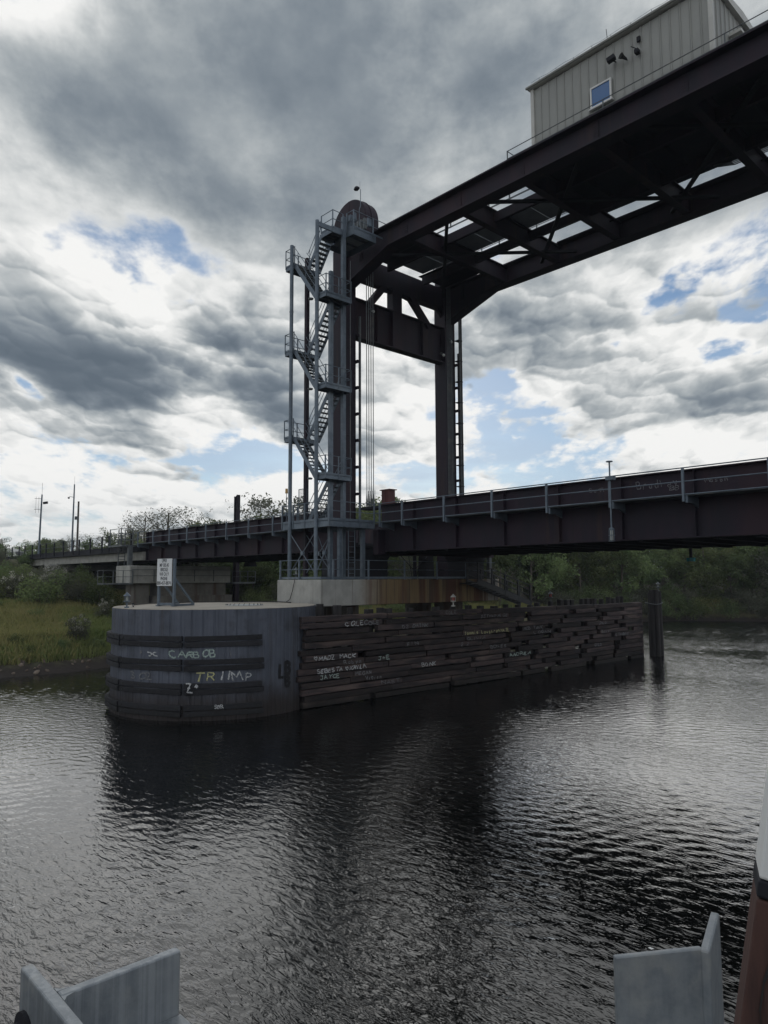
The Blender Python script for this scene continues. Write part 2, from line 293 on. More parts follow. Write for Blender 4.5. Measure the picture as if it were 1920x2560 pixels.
def pier_stains(mt):
    # rust runs below the steelwork: heavier where the span and tower stand, light at the open end of the cap
    nt = mt.node_tree; N = nt.nodes; L = nt.links; bs = N['Principled BSDF']; base = bs.inputs['Base Color'].links[0].from_socket
    geo = N.new('ShaderNodeNewGeometry'); sp = N.new('ShaderNodeSeparateXYZ'); L.new(geo.outputs['Position'], sp.inputs[0])
    def nz(st, d=8, r=0.65):
        v = N.new('ShaderNodeVectorMath'); v.operation = 'MULTIPLY'; L.new(geo.outputs['Position'], v.inputs[0]); v.inputs[1].default_value = st
        n = N.new('ShaderNodeTexNoise'); n.inputs['Scale'].default_value = 1; n.inputs['Detail'].default_value = d; n.inputs['Roughness'].default_value = r; L.new(v.outputs[0], n.inputs['Vector']); return n.outputs['Fac']
    def rg(x, a, b, lo=0., hi=1.):
        r = N.new('ShaderNodeMapRange'); r.interpolation_type = 'SMOOTHSTEP'; L.new(x, r.inputs[0])
        for i, q in enumerate((a, b, lo, hi)): r.inputs[i+1].default_value = q
        return r.outputs[0]
    def mx(f, a, b):
        x = N.new('ShaderNodeMix'); x.data_type = 'RGBA'; L.new(f, x.inputs[0]); L.new(a, x.inputs[6])
        if isinstance(b, tuple): x.inputs[7].default_value = (*b, 1)
        else: L.new(b, x.inputs[7])
        return x.outputs[2]
    def mu(a, b):
        k = N.new('ShaderNodeMath'); k.operation = 'MULTIPLY'; L.new(a, k.inputs[0]); L.new(b, k.inputs[1]); return k.outputs[0]
    along = rg(sp.outputs[1], 25.6, 28.6)
    ochre = mu(along, rg(nz((0.55,0.55,0.04), 5), 0.33, 0.52))
    c = mx(ochre, base, (0.235,0.165,0.085))
    c = mx(mu(along, rg(nz((1.1,1.1,0.05)), 0.46, 0.60)), c, (0.125,0.060,0.040))
    c = mx(mu(along, rg(nz((5.0,5.0,0.10)), 0.50, 0.64)), c, (0.085,0.062,0.048))
    c = mx(rg(nz((4.0,4.0,0.07)), 0.57, 0.74, 0.0, 0.7), c, (0.16,0.14,0.115))
    L.new(c, bs.inputs['Base Color'])
pier_stains(M_PIER)
def leaf_mat(name, c1, c2, tr=0.35):
    mt = bpy.data.materials.new(name); mt.use_nodes = True; nt = mt.node_tree; N = nt.nodes; L = nt.links; N.clear()
    out = N.new('ShaderNodeOutputMaterial'); d = N.new('ShaderNodeBsdfDiffuse'); t = N.new('ShaderNodeBsdfTranslucent'); mxs = N.new('ShaderNodeMixShader')
    geo = N.new('ShaderNodeNewGeometry'); n = N.new('ShaderNodeTexNoise'); n.inputs['Scale'].default_value = 0.45; n.inputs['Detail'].default_value = 3; L.new(geo.outputs['Position'], n.inputs['Vector'])
    ad = N.new('ShaderNodeMath'); ad.operation = 'MULTIPLY_ADD'; L.new(geo.outputs['Random Per Island'], ad.inputs[0]); ad.inputs[1].default_value = 0.5; 
    r = N.new('ShaderNodeMapRange'); L.new(n.outputs['Fac'], r.inputs[0]); r.inputs[1].default_value = 0.3; r.inputs[2].default_value = 0.7; r.inputs[3].default_value = -0.1; r.inputs[4].default_value = 0.6
    L.new(r.outputs[0], ad.inputs[2])
    mx = N.new('ShaderNodeMix'); mx.data_type = 'RGBA'; mx.clamp_factor = True; L.new(ad.outputs[0], mx.inputs[0]); mx.inputs[6].default_value = (*c1, 1); mx.inputs[7].default_value = (*c2, 1)
    oi = N.new('ShaderNodeObjectInfo'); hv = N.new('ShaderNodeHueSaturation'); L.new(mx.outputs[2], hv.inputs['Color'])
    r2 = N.new('ShaderNodeMapRange'); L.new(oi.outputs['Random'], r2.inputs[0]); r2.inputs[3].default_value = 0.72; r2.inputs[4].default_value = 1.28; L.new(r2.outputs[0], hv.inputs['Value'])
    r3 = N.new('ShaderNodeMapRange'); L.new(oi.outputs['Random'], r3.inputs[0]); r3.inputs[3].default_value = 0.485; r3.inputs[4].default_value = 0.51; L.new(r3.outputs[0], hv.inputs['Hue'])
    L.new(hv.outputs[0], d.inputs[0]); L.new(hv.outputs[0], t.inputs[0]); mxs.inputs[0].default_value = tr
    L.new(d.outputs[0], mxs.inputs[1]); L.new(t.outputs[0], mxs.inputs[2]); L.new(mxs.outputs[0], out.inputs[0])
    return mt
M_LEAF = leaf_mat('leaves', (0.130,0.182,0.078), (0.225,0.265,0.118))
M_LEAFD = leaf_mat('dark_leaves', (0.105,0.150,0.070), (0.180,0.218,0.098))
M_LEAFG = leaf_mat('greyish_leaves', (0.115,0.125,0.090), (0.175,0.180,0.130))
M_GRASS = leaf_mat('tall_grass', (0.235,0.245,0.095), (0.33,0.29,0.135), 0.3)
M_GRASSG = leaf_mat('green_grass', (0.175,0.230,0.080), (0.26,0.28,0.115), 0.3)
M_BLOOM = leaf_mat('white_bloom', (0.46,0.44,0.38), (0.58,0.56,0.50), 0.3)
def ground_mat():
    mt = material('bank_soil', (0.120,0.108,0.060), (0.080,0.085,0.045), 0.35, 0.95, 0, 0.05, 3, c3=(0.115,0.085,0.045), tide=(0.25,0.9,(0.028,0.021,0.017)))
    return mt
M_GROUND = ground_mat()
def water_mat():
    mt = bpy.data.materials.new('river_water'); mt.use_nodes = True; nt = mt.node_tree; N = nt.nodes; L = nt.links
    bs = N['Principled BSDF']; bs.inputs['Base Color'].default_value = (0.004,0.0045,0.004,1); bs.inputs['Roughness'].default_value = 0.035; bs.inputs['IOR'].default_value = 1.5
    geo = N.new('ShaderNodeNewGeometry')
    def nz(ang, sx, sy, detail=3.0, rough=0.5, dist=0.0, off=0.0):
        mp = N.new('ShaderNodeMapping'); mp.vector_type = 'POINT'; L.new(geo.outputs['Position'], mp.inputs[0])
        mp.inputs['Rotation'].default_value = (0, 0, ang); mp.inputs['Scale'].default_value = (sx, sy, 0.0); mp.inputs['Location'].default_value = (off, off*0.7, 0)
        n = N.new('ShaderNodeTexNoise'); n.noise_dimensions = '2D'; n.inputs['Scale'].default_value = 1; n.inputs['Detail'].default_value = detail; n.inputs['Roughness'].default_value = rough; n.inputs['Distortion'].default_value = dist
        L.new(mp.outputs[0], n.inputs['Vector']); return n.outputs['Fac']
    def mad(a, k, c=None):
        x = N.new('ShaderNodeMath'); x.operation = 'MULTIPLY_ADD'; L.new(a, x.inputs[0])
        if isinstance(k, bpy.types.NodeSocket): L.new(k, x.inputs[1])
        else: x.inputs[1].default_value = k
        if c is None: x.inputs[2].default_value = 0.0
        else: L.new(c, x.inputs[2])
        return x.outputs[0]
    A0 = HEAD - math.pi/2 + WROT      # crests lie roughly across the view
    gust = nz(A0+0.3, 0.06, 0.11, 2.0, 0.5)
    gr = N.new('ShaderNodeMapRange'); L.new(gust, gr.inputs[0]); gr.inputs[1].default_value = 0.33; gr.inputs[2].default_value = 0.66; gr.inputs[3].default_value = 0.45; gr.inputs[4].default_value = 1.25
    h = mad(nz(A0, 2.0, 5.4, 3.0, 0.55, 0.4), WAMP1)
    h = mad(nz(A0+0.5, 4.2, 10.0, 2.0, 0.5, 0.3, 7.0), WAMP2, h)
    h = mad(h, gr.outputs[0])
    h = mad(nz(A0-0.25, 0.35, 1.0, 2.0, 0.5, 0.5, 3.0), WAMP3, h)
    bp = N.new('ShaderNodeBump'); bp.inputs['Strength'].default_value = 1.0; bp.inputs['Distance'].default_value = 1.0
    sp = N.new('ShaderNodeSeparateXYZ'); L.new(geo.outputs['Position'], sp.inputs[0])
    wr = N.new('ShaderNodeMapRange'); L.new(sp.outputs[1], wr.inputs[0]); wr.inputs[1].default_value = 46; wr.inputs[2].default_value = 80; wr.inputs[3].default_value = 0.035; wr.inputs[4].default_value = 0.14; L.new(wr.outputs[0], bs.inputs['Roughness'])
    L.new(h, bp.inputs['Height']); L.new(bp.outputs[0], bs.inputs['Normal'])
    return mt
WROT, WAMP1, WAMP2, WAMP3 = 0.12, 0.019, 0.011, 0.0
M_WATER = water_mat()
def haze():
    mt = bpy.data.materials.new('haze_air'); mt.use_nodes = True; nt = mt.node_tree; nt.nodes.clear()
    out = nt.nodes.new('ShaderNodeOutputMaterial'); pv = nt.nodes.new('ShaderNodeVolumePrincipled'); pv.inputs['Color'].default_value = (0.80,0.88,1.0,1); pv.inputs['Density'].default_value = HAZE
    nt.links.new(pv.outputs[0], out.inputs['Volume'])
    o = B(-2700,-2700,-3.6,2700,2700,33.0).build('haze', mt); kind(o, 'stuff')
HAZE = 0.00028
# ------------------------------------------------------------------ ground and water
def bank_u(v):
    b = -50.6 + 0.9*math.sin(v*0.13) + 0.5*math.sin(v*0.41+1)
    if v > 92: b += 0.17*(v-92)**1.6
    return b
def gh(u, v):
    """ground height of the far bank"""
    d = bank_u(v)-u
    if v > 92: d *= 0.75
    rough = 0.25*math.sin(u*0.31+v*0.17)+0.2*math.sin(u*0.11-v*0.23+2)
    if d < 0: z = max(-2.5, d*0.35)
    elif v > 78 and d < 4.5: z = min(1.92, d*0.75)
    elif d < 1.1: z = 0.34*d
    elif d < 4.5: z = 0.374+(d-1.1)*0.455
    else: z = 1.92+(d-4.5)*0.115
    if d > 4.5: z = min(z, 6.6+min(1.0,max(0,(d-45)*0.012)))+rough*min(1, (d-4.5)/6)
    # railway embankment
    if u < -88:
        t = min(1, (-88-u)/10.0); w = max(0.0, 1-max(0, abs(v-33.5)-6)/9.0)
        z = max(z, z+(8.75-z)*t*w)
    # near bank, behind the viewer
    if u > 70: z = max(z, min(6, (u-70)*0.3-1))
    return z
def axis(a, b, n0, lo, hi):
    xs = []; x = a
    while x < b:
        xs.append(x); inside = lo <= x <= hi
        x += n0 if inside else max(n0, 0.10*min(abs(x-lo), abs(x-hi))+n0)
    xs.append(b); return xs
us = axis(-2600, 2600, 1.0, -110, -44); vsx = axis(-2600, 2600, 1.25, -8, 130)
gv = [(u, v, gh(u, v)) for v in vsx for u in us]; nu = len(us)
gf = [(j*nu+i, j*nu+i+1, (j+1)*nu+i+1, (j+1)*nu+i) for j in range(len(vsx)-1) for i in range(nu-1)]
g = MB(); g.v = gv; g.f = gf; go = kind(g.build('ground', M_GROUND, fix=False, smooth=True), 'structure')
import numpy as np
def build_water():
    """river surface: real wavelets on the reach in view, a flat sheet for the rest"""
    rg = np.random.default_rng(12)
    st_ = 0.11
    xs = np.arange(-56, 24, st_); ys = np.arange(-6, 132, st_)
    X, Y = np.meshgrid(xs, ys)                               # rows along Y
    F_ = X*fh.x+Y*fh.y; R_ = X*rh.x+Y*rh.y
    keep = (F_ > 3.5) & (np.abs(R_) < 0.68*F_+2.5) & (F_ < 120)
    Zs = np.zeros_like(X)
    gust = 0.85+0.28*np.sin(0.21*X+0.09*Y+1.0)*np.sin(0.13*Y-0.07*X)+0.22*np.sin(0.45*X-0.31*Y+2.0)*np.sin(0.11*X+0.27*Y)
    base = math.atan2(fh.y, fh.x)
    for i in range(WN):
        lam = 0.34*(1.9**(i/(WN-1.0)))*rg.uniform(0.92,1.08)
        sl_ = WSLOPE*math.sqrt(2.0/WN)*(1.35 if lam < 1.2 else 0.8)
        th = base+rg.normal(0, 0.55)+(0.25 if i % 3 else -0.5); k = 2*math.pi/lam
        ph = k*(X*math.cos(th)+Y*math.sin(th))+rg.uniform(0, 6.28)+0.8*np.sin(0.35*X*math.sin(th)-0.35*Y*math.cos(th)+rg.uniform(0,6.28))
        Zs += (sl_/k)*np.sin(ph)*(gust if lam < 1.6 else 1.0)
    Zs *= 1.0+1.6*np.clip((Y-48)/30.0, 0, 1)           # open reach past the fender catches more wind
    idx = -np.ones(X.shape, dtype=np.int64); idx[keep] = np.arange(keep.sum())
    q = keep[:-1,:-1] & keep[1:,:-1] & keep[:-1,1:] & keep[1:,1:]
    faces = np.stack([idx[:-1,:-1][q], idx[:-1,1:][q], idx[1:,1:][q], idx[1:,:-1][q]], axis=1)
    co = np.stack([X[keep], Y[keep], Zs[keep]], axis=1); n0 = len(co)
    co = np.vstack([co, [(-70,-2500,-0.10),(2500,-2500,-0.10),(2500,2500,-0.10),(-70,2500,-0.10)]]); faces = np.vstack([faces, [[n0,n0+1,n0+2,n0+3]]])
    me = bpy.data.meshes.new('river_water'); me.vertices.add(len(co)); me.vertices.foreach_set('co', co.astype(np.float32).ravel())
    me.loops.add(faces.size); me.loops.foreach_set('vertex_index', faces.astype(np.int32).ravel())
    me.polygons.add(len(faces)); me.polygons.foreach_set('loop_start', np.arange(0, faces.size, 4, dtype=np.int32)); me.polygons.foreach_set('use_smooth', np.ones(len(faces), dtype=bool))
    me.update(calc_edges=True); me.materials.append(M_WATER)
    kind(link('river_water', me), 'structure'); print('water faces', len(faces))
WN, WSLOPE = 44, 0.036
build_water()
haze()
# ------------------------------------------------------------------ bridge parts shared by several things
def i_girder(t, name, u0, u1, v, z0, z1, fw_, tf, stiff, mat, side=(-1, 1), sw=None):
    """plate girder along X: web, two flanges and web stiffeners"""
    gname = link(name, B(u0, v-0.012, z0+tf, u1, v+0.012, z1-tf).mesh('web', mat), t)
    B(u0, v-fw_/2, z1-tf, u1, v+fw_/2, z1).build('top_flange', mat, gname)
    B(u0, v-fw_/2, z0, u1, v+fw_/2, z0+tf).build('bottom_flange', mat, gname)
    sw = sw or fw_/2-0.03
    sm = None
    for u in stiff:
        for s in side:
            y0, y1 = sorted((v+s*0.014, v+s*sw))
            B(u-0.012, y0, z0+tf+0.004, u+0.012, y1, z1-tf-0.004).build('stiffener', mat, gname)
    return gname
def rail_line(t, pts, heights=(0.53, 1.07), r=0.022, post_gap=1.5, post=0.06, mat=None, toe=None, drop=0.0, posts_at=None, pw=None):
    """handrail along a poly-line at deck level"""
    mat = mat or M_GALV
    pts = [Vector(p) for p in pts]
    for h in heights:
        MB().path([p+Vector((0,0,h)) for p in pts], r, 6).build('handrail', mat, t, smooth=False)
    spots = []
    if posts_at: spots = [Vector(p) for p in posts_at]
    else:
        for a, b in zip(pts[:-1], pts[1:]):
            n = max(1, round((b-a).length/post_gap))
            for i in range(n+1):
                q = a.lerp(b, i/n)
                if not spots or (spots[-1]-q).length > 0.05: spots.append(q)
    top = max(heights); pw = pw or post
    me = B(-pw/2, -post/2, -drop, pw/2, post/2, top+0.02).mesh('rail_post', mat)
    for q in spots: link('rail_post', me, t, q)
    if toe:
        for a, b in zip(pts[:-1], pts[1:]): MB().beam(a+Vector((0,0,toe/2)), b+Vector((0,0,toe/2)), 0.012, toe).build('toe_board', mat, t)
def walkway(t, us_posts, u0, u1, vr=27.8, zdeck=9.26, web_v=28.85, mat=M_GALV, s=1):
    """outside walkway along a girder: brackets, grating, posts and three rails"""
    for h in (0.02, 0.54, 1.08):
        MB().tube((u0, vr, zdeck+h), (u1, vr, zdeck+h), 0.026, 6).build('handrail', mat, t)
    pm = B(-0.045, -0.045, -0.26, 0.045, 0.045, 1.10).mesh('rail_post', mat)
    bmsh = MB().prism([(0.0,-0.02),(0.0,-0.30),(0.55,-0.30),(web_v-vr-0.015,-0.46),(web_v-vr-0.015,-0.02)], 'x', -0.04, 0.04).mesh('bracket', mat)
    for u in us_posts:
        link('rail_post', pm, t, (u, vr, zdeck)); link('bracket', bmsh, t, (u+0.1, vr+0.03, zdeck))
    B(u0, vr+0.05, zdeck-0.03, u1, web_v-0.03, zdeck).build('walkway_grating', M_GALVD, t)
# ------------------------------------------------------------------ lift span (lowered on its seats)
SPAN_POSTS = [-30.23, -28.4] + [-25.27+3.18*i for i in range(0, 10)]
t = thing('lift_span', 'dark brown plate girder lift span with galvanised walkway railing beside the tower', 'bridge span')
st = [-28.4+3.18*i for i in range(11)]
near_g = i_girder(t, 'near_girder', -31.2, 6.0, 28.85, 7.62, 10.40, 0.50, 0.045, st, M_STEEL)
i_girder(t, 'far_girder', -31.2, 6.0, 38.45, 7.62, 10.40, 0.50, 0.045, st[::2], M_STEEL, side=(-1,))
fbm = None
for u in [-30.9+1.59*i for i in range(24)]:
    B(u-0.12, 28.9, 7.55, u+0.12, 38.4, 8.15).build('floor_beam', M_DARK, t)
B(-31.1, 28.9, 8.16, 6.0, 38.4, 8.40).build('track_deck', M_DARK, t)
for v in (33.0, 34.5): B(-31.1, v-0.04, 8.40, 6.0, v+0.04, 8.57).build('rail', M_DARK, t)
B(-31.35, 28.3, 7.45, -30.9, 39.0, 8.9).build('lifting_girder', M_STEEL, t)
walkway(t, SPAN_POSTS, -30.7, 6.0)
rb = link('counterweight_guide_box', B(-30.95, 28.62, 10.40, -30.30, 29.10, 11.22).mesh('counterweight_guide_box', M_REDBOX), t)
B(-31.05, 28.55, 11.22, -30.2, 29.17, 11.27).build('lid', M_REDBOX, rb)
B(-30.66, 28.59, 10.42, -30.62, 28.62, 11.2).build('rib', M_REDBOX, rb)
for i, (u, v) in enumerate([(-33.02,29.3),(-32.86,29.34),(-32.70,29.38),(-32.54,29.42),(-34.02,38.0),(-33.94,38.04),(-33.86,38.08),(-33.78,38.12)]):
    r = link('hoist_rope', MB().tube((u,v,10.9),(u,v,27.2),0.026,6).mesh('hoist_rope', M_GALVD), None)
    near = i < 4
    tag(r, 'thin hoist rope hanging straight from the sheave of the ' + ('near tower leg by the stairs' if near else 'far tower leg'), 'hoist rope', 'hoist ropes of the ' + ('near' if near else 'far') + ' leg')
    sk = MB().tube((u,v,10.35),(u,v,10.95),0.055,8).tube((u,v,10.95),(u,v,11.25),0.05,8,0.03)
    sk.build('rope_socket', M_GALVD, r)
    MB().tube((u+0.06,v+0.06,10.5),(u+0.06,v+0.06,11.45),0.018,6).build('take_up_rod', M_GALVD, r)
MB().box(-33.2, 28.9, 10.25, -31.2, 29.75, 10.40).build('rope_anchor_plate', M_DARK, t)
MB().box(-34.2, 37.8, 10.25, -31.2, 38.40, 10.40).build('rope_anchor_plate', M_DARK, t)
# ------------------------------------------------------------------ approach span
t = thing('approach_span', 'brown plate girder approach span with riveted panels left of the stair tower', 'bridge span')
st = [-62.5+3.05*i for i in range(9)]
i_girder(t, 'near_girder', -62.6, -36.1, 28.85, 7.80, 10.38, 0.50, 0.045, st, M_STEEL)
i_girder(t, 'far_girder', -62.6, -36.1, 38.45, 7.80, 10.38, 0.50, 0.045, st[::2], M_STEEL, side=(-1,))
for u in [-62.2+1.6*i for i in range(17)]: B(u-0.12, 28.9, 7.72, u+0.12, 38.4, 8.2).build('floor_beam', M_DARK, t)
B(-62.5, 28.9, 8.21, -36.1, 38.4, 8.42).build('track_deck', M_DARK, t)
walkway(t, [-62.37+3.05*i for i in range(8)], -63.0, -36.6)
for v in (29.2, 38.1): MB().prism([(-60.6,7.30),(-59.4,7.30),(-59.7,7.80),(-60.3,7.80)], 'y', v-0.4, v+0.4).build('bearing', M_DARK, t)
for v in (29.2, 38.1): MB().prism([(-36.9,6.02),(-36.0,6.02),(-36.1,7.80),(-36.8,7.80)], 'y', v-0.4, v+0.4).build('bearing', M_DARK, t)
# ------------------------------------------------------------------ tower
LU = -34.85
t = thing('lift_tower', 'tall dark brown steel portal tower with rounded sheave hood on top', 'bridge tower')
for v in (29.0, 38.65):
    lg = link('leg', B(LU-0.5, v-0.40, 6.02, LU+0.5, v+0.40, 27.34).mesh('leg', M_STEEL), t)
    for s in (-1, 1):
        B(LU-0.53, v+s*0.40-0.0 if s > 0 else v-0.52, 6.02, LU+0.53, v+0.52 if s > 0 else v-0.40, 27.33).build('flange_plate', M_STEEL, lg)
    B(LU-0.75, v-0.75, 6.0, LU+0.75, v+0.75, 6.10).build('base_plate', M_DARK, lg)
    for z in [7.5+1.9*i for i in range(9)]: B(LU+0.5, v-0.42, z, LU+0.535, v+0.42, z+0.16).build('batten', M_STEEL, lg)
# guide rails with brackets on the channel face of each leg
for v in (29.74, 39.40):
    gr_ = link('guide_rail', B(-34.25, v-0.05, 8.2, -34.12, v+0.06, 23.0 if v < 35 else 22.6).mesh('guide_rail', M_GALVD if v < 35 else M_DARK), t)
    for z in [9.6+1.72*i for i in range(8)]: B(-34.6, v-0.24, z, -34.13, v-0.052, z+0.16).build('bracket', M_STEEL, gr_)
# portal: deep lower strut, upper strut, post and two raking braces
cb = link('portal_strut', B(-34.95, 29.53, 21.74, -34.72, 38.12, 24.30).mesh('portal_strut', M_STEEL), t)
B(-35.10, 29.53, 24.26, -34.42, 38.12, 24.34).build('top_flange', M_STEEL, cb); B(-35.10, 29.53, 21.70, -34.42, 38.12, 21.78).build('bottom_flange', M_STEEL, cb)
for v in (31.6, 36.0): B(-34.72, v-0.012, 21.8, -34.5, v+0.012, 24.24).build('stiffener', M_STEEL, cb)
ub = link('upper_strut', B(-35.2, 29.53, 25.82, -34.5, 38.12, 27.3).mesh('upper_strut', M_STEEL), t)
B(-35.05, 33.0, 21.8, -34.45, 33.86, 25.82).build('portal_post', M_STEEL, t)
for (va, vb) in ((30.85, 32.45), (36.75, 34.75)):
    MB().beam((-34.72, va, 24.1), (-34.72, vb, 26.0), 0.42, 0.42).build('raking_brace', M_STEEL, t)
    s = 1 if vb > va else -1
    MB().prism([(vb-s*0.9,25.82),(vb+s*0.7,25.82),(vb+s*0.55,25.6),(vb-s*0.35,25.5)], 'x', -34.8, -34.62).build('gusset_plate', M_STEEL, t)
for (v, s) in ((29.53, 1), (38.12, -1)):
    MB().prism([(v,25.82),(v+s*0.55,25.82),(v,25.2)], 'x', -34.8, -34.62).build('gusset_plate', M_STEEL, t)
# sheave machinery and hoods
for v0 in (28.4, 38.1):
    prof = [(-33.7+1.62*math.cos(a), 28.55+1.62*math.sin(a)) for a in [math.pi*i/18 for i in range(19)]]
    hd = MB().prism([(-32.08,27.55)]+prof+[(-35.32,27.55)], 'y', v0, v0+1.15).build('sheave_hood', M_REDBOX if False else M_STEEL, t)
    bevel(hd, 0.09, 3)
    MB().prism([(-33.7+1.66*math.cos(a), 28.55+1.66*math.sin(a)) for a in [math.pi*i/18 for i in range(19)]]+[(-33.7+1.60*math.cos(a), 28.55+1.60*math.sin(a)) for a in [math.pi*i/18 for i in range(18,-1,-1)]], 'y', v0+0.5, v0+0.58).build('seam_band', M_STEEL, hd)
    B(-33.74, v0-0.02, 28.0, -33.66, v0-0.002, 30.1).build('seam_strip', M_STEEL, hd)
    B(-34.6, v0-0.35, 27.36, -32.0, v0+0.0, 27.9).build('bearing_block', M_DARK, t)
    for k in range(5): B(-32.9+0.3*k, v0-0.55, 27.36, -32.76+0.3*k, v0-0.36, 28.05).build('cooling_fin', M_GALVD, t)
# cable conduits running up the far leg
for i, dv in enumerate((0.0, 0.10, 0.19, 0.29)):
    MB().tube((-33.95, 39.22+dv, 6.4), (-33.95, 39.22+dv, 25.6), 0.038, 6).build('conduit', M_BLACK if i != 1 else M_GALVD, t)
for z in [8.0+1.55*i for i in range(11)]: B(-34.3, 39.15, z, -33.91, 39.56, z+0.07).build('conduit_clamp', M_DARK, t)
for dv in (-0.25, -0.15, -0.05): MB().tube((-34.3, 38.65+dv+0.3, 6.4), (-34.3, 38.65+dv+0.3, 25.4), 0.024, 6).build('conduit', M_GALVD, t)
# floodlights and cameras on the tower
for (p, q) in (((-34.3,37.6,22.3),(-34.0,37.55,22.1)), ((-34.3,38.5,23.6),(-34.05,38.45,23.3)), ((-34.6,31.0,24.0),(-34.3,31.0,23.75))):
    f = MB().beam(p, q, 0.10, 0.14).build('tower_camera', M_GALVD, t); MB().tube(q, (q[0]+0.08,q[1],q[2]-0.10), 0.09, 10).build('lens_dome', M_WHITE, f)
# ------------------------------------------------------------------ overhead frame between the towers
t = thing('overhead_frame', 'pair of dark brown overhead girders with cross beams and walkways leaving the tower top', 'girder frame')
CB = [-29.0+4.2*i for i in range(9)]
def overhead(v, name):
    gname = link(name, B(-35.3, v-0.012, 26.08, 6.0, v+0.012, 27.27).mesh('web', M_STEEL), t)
    B(-35.3, v-0.42, 27.27, 6.0, v+0.42, 27.35).build('top_flange', M_STEEL, gname)
    B(-30.1, v-0.42, 26.0, 6.0, v+0.42, 26.08).build('bottom_flange', M_STEEL, gname)
    MB().prism([(-30.1,26.08),(-34.35,24.75),(-34.35,26.09),(-30.0,26.09)], 'y', v-0.02, v+0.02).build('haunch_web', M_STEEL, gname)
    MB().prism([(-30.1,26.0),(-30.1,26.08),(-34.36,24.76),(-34.36,24.67)], 'y', v-0.42, v+0.42).build('haunch_flange', M_STEEL, gname)
    for u in [-33.0]+CB:
        for s in (-1, 1):
            y0, y1 = sorted((v+s*0.02, v+s*0.38)); 
            if s < 0: y0, y1 = v-0.05, v-0.013
            B(u-0.15 if s < 0 else u-0.012, y0, 26.09, u+0.15 if s < 0 else u+0.012, y1, 27.26).build('splice_plate' if s < 0 else 'stiffener', M_STEEL, gname)
    for u in CB+[-33.0]:
        bl = MB()
        for k in range(3):
            for j in range(8): bl.tube((u-0.09+0.09*k, v-0.05, 26.2+0.135*j), (u-0.09+0.09*k, v-0.075, 26.2+0.135*j), 0.022, 6)
        kind(bl.build('splice_bolts', M_STEEL, gname), 'stuff')
    return gname
overhead(28.87, 'near_girder'); overhead(38.57, 'far_girder')
for u in CB:
    c = link('cross_beam', B(u-0.014, 28.9, 26.15, u+0.014, 38.55, 27.15).mesh('cross_beam', M_STEEL), t)
    B(u-0.2, 28.89, 26.09, u+0.2, 38.55, 26.15).build('bottom_flange', M_STEEL, c); B(u-0.2, 28.89, 27.15, u+0.2, 38.55, 27.21).build('top_flange', M_STEEL, c)
for k in range(4):
    o = 8.7*k
    for p, q, z in (((-32.3+o,29.2),(-23.3+o,38.2),26.30), ((-26.0+o,29.2),(-34.6+o,38.2),26.46)):
        if q[0] < -34.2: q = (-34.2, q[1]-(-34.2-q[0])*1.05)
        MB().beam((p[0],p[1],z), (q[0],q[1],z), 0.20, 0.14).build('lateral_brace', M_DARK, t)
for v in (31.95, 35.3): B(-33.8, v-0.10, 26.55, 6.0, v+0.10, 27.12).build('stringer', M_STEEL, t)
for i in range(20):
    u = -33.6+2.1*i
    if u < -22.0: B(u, 32.15, 27.26, u+2.06, 35.1, 27.30).build('deck_panel', M_PANEL, t)
B(-34.1, 30.4, 27.222, -29.3, 32.1, 27.25).build('machinery_floor', M_DARK, t); B(-34.1, 35.15, 27.222, -29.3, 37.9, 27.25).build('machinery_floor', M_DARK, t)
B(-21.7, 29.35, 27.36, 6.0, 37.15, 27.46).build('machinery_floor', M_DARK, t)
for u in [-21.4+2.1*i for i in range(13)]: B(u-0.06, 29.35, 27.0, u+0.06, 36.3, 27.35).build('floor_joist', M_DARK, t)
for v in (37.45,): MB().tube((-24.2, v, 26.95), (6.0, v, 26.95), 0.05, 6).build('conduit', M_DARK, t)
for v in (36.45, 36.6, 36.75): MB().path([(-14.2,v,27.2),(-13.4,v+0.5,27.2),(-11.0,v+0.5,27.2)], 0.03, 6).build('conduit', M_GALVD, t)
rail_line(t, [(-32.2,31.5,27.22),(-21.9,31.5,27.22)], mat=M_GALVD, toe=0.1)
rail_line(t, [(-33.4,36.0,27.22),(-21.8,36.0,27.22)], mat=M_GALVD, toe=0.1)
rail_line(t, [(-21.6,29.0,27.36),(6.0,29.0,27.36)], heights=(0.42,0.84), post_gap=5.6, post=0.045, mat=M_GALVD)
MB().tube((-21.6,29.0,28.2),(-21.6,29.9,28.2),0.022,6).build('handrail', M_GALVD, t)
# ------------------------------------------------------------------ machine house on the overhead frame
HU0, HU1, HV0, HV1, HZ0, HZ1 = -20.2, -11.2, 29.4, 35.6, 27.46, 31.05
t = thing('machine_house', 'beige ribbed metal machine house standing on the overhead girders', 'machine house')
B(HU0+0.05, HV0+0.06, HZ0, HU1-0.05, HV1-0.06, HZ1-0.05).build('inner_wall', M_SIDING, t)
def panel_mesh(wd):
    p = MB().box(0, 0, 0, wd-0.012, 0.055, HZ1-HZ0-0.06)
    p.prism([(0.0,0.0),(0.02,-0.045),(0.06,-0.045),(0.08,0.0)], 'z', 0.0, HZ1-HZ0-0.06)
    return p.mesh('wall_panel', M_SIDING)
n = 20; pw_ = (HU1-HU0)/n; pm = panel_mesh(pw_)
for i in range(n): link('wall_panel', pm, t, (HU0+i*pw_, HV0, HZ0))
n2 = 13; pw2 = (HV1-HV0)/n2; pm2 = panel_mesh(pw2)
for i in range(n2): link('wall_panel', pm2, t, (HU1, HV0+i*pw2, HZ0), (0,0,math.pi/2))
for i in range(n2): link('wall_panel', pm2, t, (HU0, HV1-i*pw2, HZ0), (0,0,-math.pi/2))
